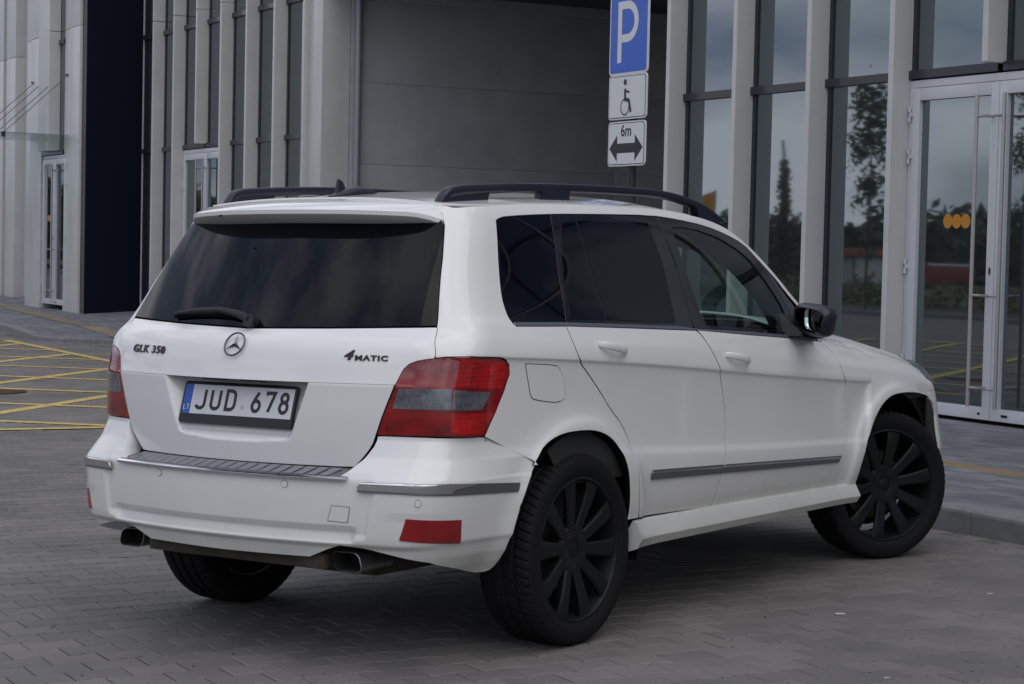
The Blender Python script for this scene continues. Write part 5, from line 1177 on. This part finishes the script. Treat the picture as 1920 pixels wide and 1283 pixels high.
def wheel(x,y,steer,spin,side_):
    M=Matrix.Translation((x,y,.3545))@Matrix.Rotation(steer,4,'Z')@(Matrix.Rotation(math.pi,4,'Z') if side_<0 else Matrix.Identity(4))@Matrix.Rotation(spin,4,'X')
    w_=link('wheel',RM,CAR,M);link('tyre',TY,w_);link('hub_cap',CP,w_);link('brake_disc',DK,w_)
    link('backing_plate',BPR if y<1 else BPF,w_);o=link('brake_caliper',CAL,w_,Matrix.Rotation(-spin+1.2,4,'X'))
    for i in range(10):
        a=math.radians((i//2)*72+(-17.5 if i%2 else 17.5));link('spoke',SK,w_,Matrix.Rotation(a,4,'X'))
    for i in range(5):
        a=math.radians(i*72+36)
        for me_ in(BH,):
            link('bolt_hole_shade',me_,w_,Matrix.Rotation(a,4,'X')@Matrix.Translation((0,0,.060)))
        link('wheel_bolt',BT,w_,Matrix.Rotation(a,4,'X')@Matrix.Translation((.004,0,.056)))
    return w_
XW=.794
wheel(XW,0,0,math.radians(-5),1);wheel(-XW,0,0,math.radians(20),-1)
wheel(XW-.005,2.806,-.50,math.radians(8),1);wheel(-XW+.02,2.72,-.45,math.radians(30),-1)
# --- wheel wells, floor, axle, exhaust ---
for sg in(1,-1):
    for yc,R0 in((0,.425),(2.78,.43)):
        V=[];F=[];m_=24
        for i in range(m_+1):
            a=math.radians(-14+(182 if yc<1 else 200)*i/m_);V+=[(sg*.895,yc+R0*math.cos(a),.37+R0*math.sin(a)),(sg*.50,yc+R0*math.cos(a),.37+R0*math.sin(a))]
        F=[(2*i,2*i+1,2*i+3,2*i+2) for i in range(m_)];V+=[(sg*.50,yc,.37)];F+=[(2*i+1,2*i+3,len(V)-1) for i in range(m_)]
        link('wheel_arch_liner',mesh('wheel_arch_liner',V,F,M_gapm),CAR)
b=MB();b.box(-.50,.50,-.70,3.3,.30,.42);b.box(-.78,.78,.45,2.30,.30,.40);b.box(-.42,.42,-.86,-.46,.345,.62);b.box(-.74,.74,-.70,-.42,.45,.66);b.box(-.8,.8,3.2,3.4,.3,.75)
b.build('floor_pan',M_under,CAR,bevel=.03)
b=MB();b.tube([(-.72,0,.34),(.72,0,.34)],.035,10);b.tube([(-.5,-.05,.27),(.5,-.05,.27)],.02,8);b.box(-.45,.45,-.12,.12,.27,.36);b.build('rear_axle',M_under,CAR)
b=MB();b.box(-.41,.43,-.90,-.87,.345,.40);b.build('towing_bar',M_under,CAR,bevel=.012)
for sg in(1,-1):
    def rect(w_,h,r,y,x0,z0,k=5):
        return [(x0+sg*(px_+ -pz*.25),y,z0+pz) for px_,pz in rr(w_,h,r,k)]
    V=[];F=[];secs=[(.114,.062,-.700,0),(.118,.066,-.82,0),(.120,.068,-.880,1),(.114,.062,-.882,1),(.112,.060,-.80,2)];n=24
    for w_,h,y,_ in secs:V+=rect(w_,h,.022,y,sg*.515,.378)
    nn_=len(rect(.1,.1,.01,0,0,0));F=[(i*nn_+j,i*nn_+(j+1)%nn_,(i+1)*nn_+(j+1)%nn_,(i+1)*nn_+j) for i in range(4) for j in range(nn_)];F.append(tuple(4*nn_+j for j in range(nn_)))
    me=mesh('exhaust_tip',V,F,[M_exh,M_soot_hole])
    for p in me.polygons:
        if p.index>=3*nn_:p.material_index=1
    bm=bmesh.new();bm.from_mesh(me);bmesh.ops.recalc_face_normals(bm,faces=bm.faces[:]);bm.to_mesh(me);bm.free()
    for p in me.polygons:
        if p.normal.y<-.9 and False:p.flip()
    autosmooth(me,35);link('exhaust_tip',me,CAR)
    b=MB();b.tube([(sg*.515,-.765,.378),(sg*.40,-.55,.36)],.04,10);b.build('exhaust_pipe',M_under,CAR,smooth=True)
# --- cabin ---
for mr in(False,True):
    sgn=-1 if mr else 1
    hp=smooth_open([(1.36,1.40),(1.262,1.560),(1.36,1.565),(1.48,1.556),(1.66,1.526),(1.84,1.476),(1.96,1.43),(2.11,1.34),(2.25,1.24),(2.335,1.155)],1)
    A,_=evalf(skin,np.array(hp),-.012);k=len(A);B=A.copy();
    for i in range(k):
        fr=np.clip((A[i,1]-1.15)/.8,0,1);B[i]+=[-.13+.03*fr,.05*fr,-.045*(1-fr)-.02]
    B[:3]=A[:3]+[-.10,.03,-.02]
    V=np.concatenate([A,B])*[sgn,1,1];link('pillar_trim',mesh('pillar_trim',V,[(i,i+1,k+i+1,k+i) for i in range(k-1)],M_fab2),CAR)
b=MB();b.box(-.80,.80,-.60,2.2,.45,.62);b.build('cabin_floor',M_in,CAR)
def liner(t,z):
    P=skin(t,z);return P*[.955,1,1]
LN=[(.50,.60),(3.0,.60),(2.55,1.08),(2.3,1.075),(1.5,1.12),(1.42,1.14),(1.30,1.40),(1.17,1.575),(.1,1.55),(.1,1.2)]
for mr in(False,True):panel('door_lining',liner,LN,M_in,CAR,rt=.12,rz=.1,key='ln',mirror=mr,inset=0,thick=0)
def hl_(t,v):P=roofs(t/.65*.97,v);P[...,2]-=.045;return P
panel('headliner',hl_,[(-.65,-.4),(.65,-.4),(.65,1.32),(-.65,1.32)],M_fab,CAR,rt=.1,rz=.1,key='hd',inset=0,thick=0,flip=True)
def seat(x,y):
    b=MB();b.box(x-.25,x+.25,y-.05,y+.48,.62,.80);b.build('seat_cushion',M_in,CAR,bevel=.05)
    b=MB();V=[(x-.24,y-.02,.72),(x+.24,y-.02,.72),(x+.24,y+.13,.72),(x-.24,y+.13,.72),(x-.20,y-.26,1.32),(x+.20,y-.26,1.32),(x+.20,y-.15,1.32),(x-.20,y-.15,1.32)];b.add(V,[(0,3,2,1),(4,5,6,7),(0,1,5,4),(1,2,6,5),(2,3,7,6),(3,0,4,7)]);b.build('seat_back',M_in,CAR,bevel=.04)
    b=MB();b.box(x-.13,x+.13,y-.30,y-.20,1.35,1.52);b.tube([(x-.05,y-.24,1.3),(x-.05,y-.25,1.4)],.008,6);b.tube([(x+.05,y-.24,1.3),(x+.05,y-.25,1.4)],.008,6);b.build('headrest',M_in,CAR,bevel=.03)
seat(.38,1.0);seat(-.38,1.0)
b=MB();b.box(-.78,.78,1.80,2.3,.70,1.06);b.build('dashboard',M_in,CAR,bevel=.06)
V,F=lathe([(.0,.185),(.012,.20),(-.012,.20)],30,closed=True);V=[(y,x,z) for x,y,z in V];b=MB();b.add([(x-.38,y*1+1.62+z*.35,z+1.02) for x,y,z in V],F);b.build('steering_wheel',M_in,CAR,smooth=True)
b=MB();b.box(-.11,.11,1.42,1.44,1.46,1.52);b.build('interior_mirror',M_in,CAR,bevel=.008)
# ======================= across the car park (seen in the glass) =======================
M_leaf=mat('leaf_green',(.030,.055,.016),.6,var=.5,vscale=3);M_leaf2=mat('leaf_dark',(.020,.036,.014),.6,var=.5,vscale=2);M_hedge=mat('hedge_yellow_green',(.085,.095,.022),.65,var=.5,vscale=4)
M_bark=mat('bark',(.06,.045,.035),.9);M_grass=mat('verge_grass',(.05,.06,.022),.9,var=.4,vscale=.6)
def leaves(n,cf,s0,s1,m,name,parent=None,M=None):
    C_=cf(n);a=RNG.normal(size=(n,3));a/=np.linalg.norm(a,axis=1)[:,None];b=np.cross(a,RNG.normal(size=(n,3)));b/=np.linalg.norm(b,axis=1)[:,None]
    s=RNG.uniform(s0,s1,(n,1));V=np.stack([C_-a*s,C_-b*s*.5,C_+a*s,C_+b*s*.5],1).reshape(-1,3)
    return link(name,mesh(name,V,np.arange(4*n).reshape(n,4),m),parent,M)
def stree(f,p,h,w_,lab,grp,n=900,leaf=.10,m=None):
    x,y,z=gp(f,p,0);t=empty('tree',Matrix.Translation((x,y,z)),lab,'tree',grp)
    b=MB();b.tube([(0,0,-.1),(.03,0,h*.4),(0,.03,h*.9)],[.05,.035,.01],7)
    for i in range(7):
        a=i*2.4;z0=h*(.3+.09*i);b.tube([(0,0,z0),(w_*.4*math.cos(a),w_*.4*math.sin(a),z0+.35)],[.014,.004],5)
    b.build('trunk',M_bark,t)
    cl=[(RNG.uniform(.28,1.0)) for _ in range(16)]
    def cf(n):
        k=RNG.integers(0,16,n);zz=np.array(cl)[k];r=w_*.5*np.sin(np.clip((1.05-zz)/.8,0,1)*math.pi)**.7;a=k*2.39
        c=np.stack([np.cos(a)*r*.6,np.sin(a)*r*.6,zz*h],1);return c+RNG.normal(size=(n,3))*[w_*.13,w_*.13,h*.04]
    leaves(n,cf,leaf*.5,leaf,m or M_leaf,'crown',t);return t
labs=['slender young tree at the far kerb, nearest the street lamp side','slender young tree at the far kerb mirrored beside the door handle','tall slender young tree mirrored in the window left of the door','slender young tree mirrored behind the roof rail','slender young tree at the far end of the kerb row']
for f,l in zip((-23.5,-30.2,-36.3),labs):stree(f,-15.2,6.1 if f>-40 else 4.4,1.25,l,'young trees along the far kerb',leaf=.12,n=1300)
# far kerb, verge, hedge
V=[];fs=np.arange(-120,20,4.)
for f in fs:V+=[gp(f,-14.3,.10),gp(f,-14.0,.10),gp(f,-14.0,-.02)]
o=link('far_kerb',mesh('far_kerb',V,[(3*i+j,3*i+3+j,3*i+4+j,3*i+1+j) for i in range(len(fs)-1) for j in range(2)],M_kerb));tag(o,kind='structure')
V=[];
for f in fs:V+=[gp(f,-14.3,.09),gp(f,-70,.09)]
o=link('grass_verge',mesh('grass_verge',V,[(2*i,2*i+1,2*i+3,2*i+2) for i in range(len(fs)-1)],M_grass));tag(o,kind='structure')
def hc_(n):
    f=RNG.uniform(-110,5,n);p=RNG.normal(-17.2,.5,n)-RNG.uniform(0,1.5,n);x,y,z=gp(f,p);h=.45+.25*np.sin(f*1.7)+.15*np.sin(f*4.1);return np.stack([x,y,z+.1+RNG.uniform(0,1,n)**.7*h],1)
o=leaves(16000,hc_,.06,.13,M_hedge,'hedge');tag(o,'low yellow-green hedge along the verge opposite the building','hedge',kind='stuff')
def tc_(n):
    f=RNG.uniform(-190,60,n);p=RNG.uniform(-66,-50,n);x,y,z=gp(f,p);h=2.5+1.0*np.sin(f*.21)+.8*np.sin(f*.55+1)+.5*np.sin(f*1.3);return np.stack([x,y,z+RNG.uniform(0,1,n)**.6*h],1)
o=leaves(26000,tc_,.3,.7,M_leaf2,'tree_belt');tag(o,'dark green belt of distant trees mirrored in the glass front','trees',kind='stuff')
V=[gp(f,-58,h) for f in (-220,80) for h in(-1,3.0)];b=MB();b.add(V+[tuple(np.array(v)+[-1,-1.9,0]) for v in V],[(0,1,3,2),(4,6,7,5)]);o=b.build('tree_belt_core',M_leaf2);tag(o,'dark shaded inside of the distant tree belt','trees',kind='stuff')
M_grit=mat('grit',(.05,.045,.04),.9)
n=900;ff=RNG.uniform(-9,6,n);pp=RNG.uniform(-5,3.6,n);x,y,z=gp(ff,pp,.0);C_=np.stack([x,y,z+.001],1);s_=RNG.uniform(.002,.007,(n,1,1));tet=np.array([(1,0,0),(-.5,.8,0),(-.5,-.8,0),(0,0,.8)])
a=RNG.uniform(0,6.28,n);Rz=np.stack([np.stack([np.cos(a),-np.sin(a),0*a],1),np.stack([np.sin(a),np.cos(a),0*a],1),np.stack([0*a,0*a,1+0*a],1)],1)
V=(C_[:,None]+s_*np.einsum('nij,kj->nki',Rz,tet)).reshape(-1,3);F=[(4*k+q[0],4*k+q[1],4*k+q[2]) for k in range(n) for q in((0,1,3),(1,2,3),(2,0,3))]
o=link('grit',mesh('grit',V,F,M_grit));tag(o,'scattered dark grit and crumbs on the paving around the car','grit',kind='stuff')
# red van
M_rv=mat('van_red',(.20,.022,.02),.4,0,.3);M_tl=mat('van_dark',(.02,.02,.02),.4)
x,y,z=gp(-63.2,-40);VN=empty('parked_van',Matrix.Translation((x,y,z+.1))@Matrix.Rotation(PSI+.75,4,'Z')@Matrix.Scale(.72,4),'small red van with a pale roof parked beyond the hedge, mirrored in the door glass','van')
b=MB();b.box(-.8,.8,-1.7,1.2,.25,1.45);b.build('body',M_rv,VN,bevel=.08);b=MB();b.box(-.75,.75,1.2,1.9,.25,.9);b.build('bonnet',M_rv,VN,bevel=.08)
b=MB();b.box(-.76,.76,-1.5,1.1,1.45,1.55);b.build('roof',M_white,VN,bevel=.03);b=MB();b.box(-.7,.7,1.17,1.23,.95,1.35);b.build('windscreen',M_tl,VN)
for sx in(-.8,.8):
    for sy in(-1.1,1.2):
        b=MB();b.tube([(sx-.08,sy,.27),(sx+.08,sy,.27)],.27,16);b.build('wheel',M_tl,VN)
# orange shop canopy
x,y,z=gp(-72,-42);SH=empty('kiosk',Matrix.Translation((x,y,z))@Matrix.Rotation(PSI,4,'Z'),'kiosk with a faded red canopy beyond the hedge, mirrored in the window','kiosk')
b=MB();b.box(-1.0,1.0,-1.0,1.0,0,1.4);b.build('cabin',M_wall,SH,bevel=.02);b=MB();b.box(-1.3,1.3,-1.0,1.4,1.4,1.75);b.build('canopy',mat('canopy_red',(.30,.09,.06),.6),SH,bevel=.05)
for sx in(-1.2,1.2):
    b=MB();b.tube([(sx,1.3,0),(sx,1.3,1.4)],.05,8);b.build('post',M_pole,SH)
# flags
M_fl=mat('flag_orange',(.60,.25,.02),.7)
for k,(f,hh) in enumerate(((-81.5,4.7),(-88,4.9))):
    x,y,z=gp(f,-40);F_=empty('flag',Matrix.Translation((x,y,z)),('nearer' if k==0 else 'farther')+' orange flag on a thin pole mirrored above the roof rail','flag','orange flags beyond the car park')
    b=MB();b.tube([(0,0,0),(0,0,hh)],.03,6);b.build('pole',M_pole,F_)
    V=[];n=9
    for i in range(n):V+=[(.05*math.sin(i),.2*i,hh-.05-.09*i),(.05*math.sin(i+.4),.2*i,hh-1.25-.03*i)]
    V2=[(a-.006,b_,c) for a,b_,c in V];link('cloth',mesh('cloth',V+V2,[(2*i,2*i+1,2*i+3,2*i+2) for i in range(n-1)]+[(18+2*i+2,18+2*i+3,18+2*i+1,18+2*i) for i in range(n-1)],M_fl),F_)
# tall conifer
x,y,z=gp(-75.5,-40);t=empty('conifer',Matrix.Translation((x,y,z)),'tall narrow conifer mirrored in the second window from the drive-through','tree')
b=MB();b.tube([(0,0,0),(0,0,3),(.05,0,6.9)],[.12,.08,.05],8);b.build('trunk',M_bark,t)
leaves(1800,lambda n:(lambda z:np.stack([RNG.normal(size=n)*.10*(7.2-z)*.55+.1,RNG.normal(size=n)*.10*(7.2-z)*.55,z],1))(RNG.uniform(0,1,n)**1.5*6),.08,.2,M_leaf2,'crown',t)

def td_(n):
    p=RNG.uniform(-75,60,n);f=RNG.uniform(-150,-138,n);x,y,z=gp(f,p);h=4.5+1.4*np.sin(p*.19)+.9*np.sin(p*.6+1);return np.stack([x,y,z+RNG.uniform(0,1,n)**.6*h],1)
o=leaves(16000,td_,.4,.9,M_leaf2,'woodland_edge');tag(o,'far woodland edge beyond the end of the car park',"trees",kind='stuff')
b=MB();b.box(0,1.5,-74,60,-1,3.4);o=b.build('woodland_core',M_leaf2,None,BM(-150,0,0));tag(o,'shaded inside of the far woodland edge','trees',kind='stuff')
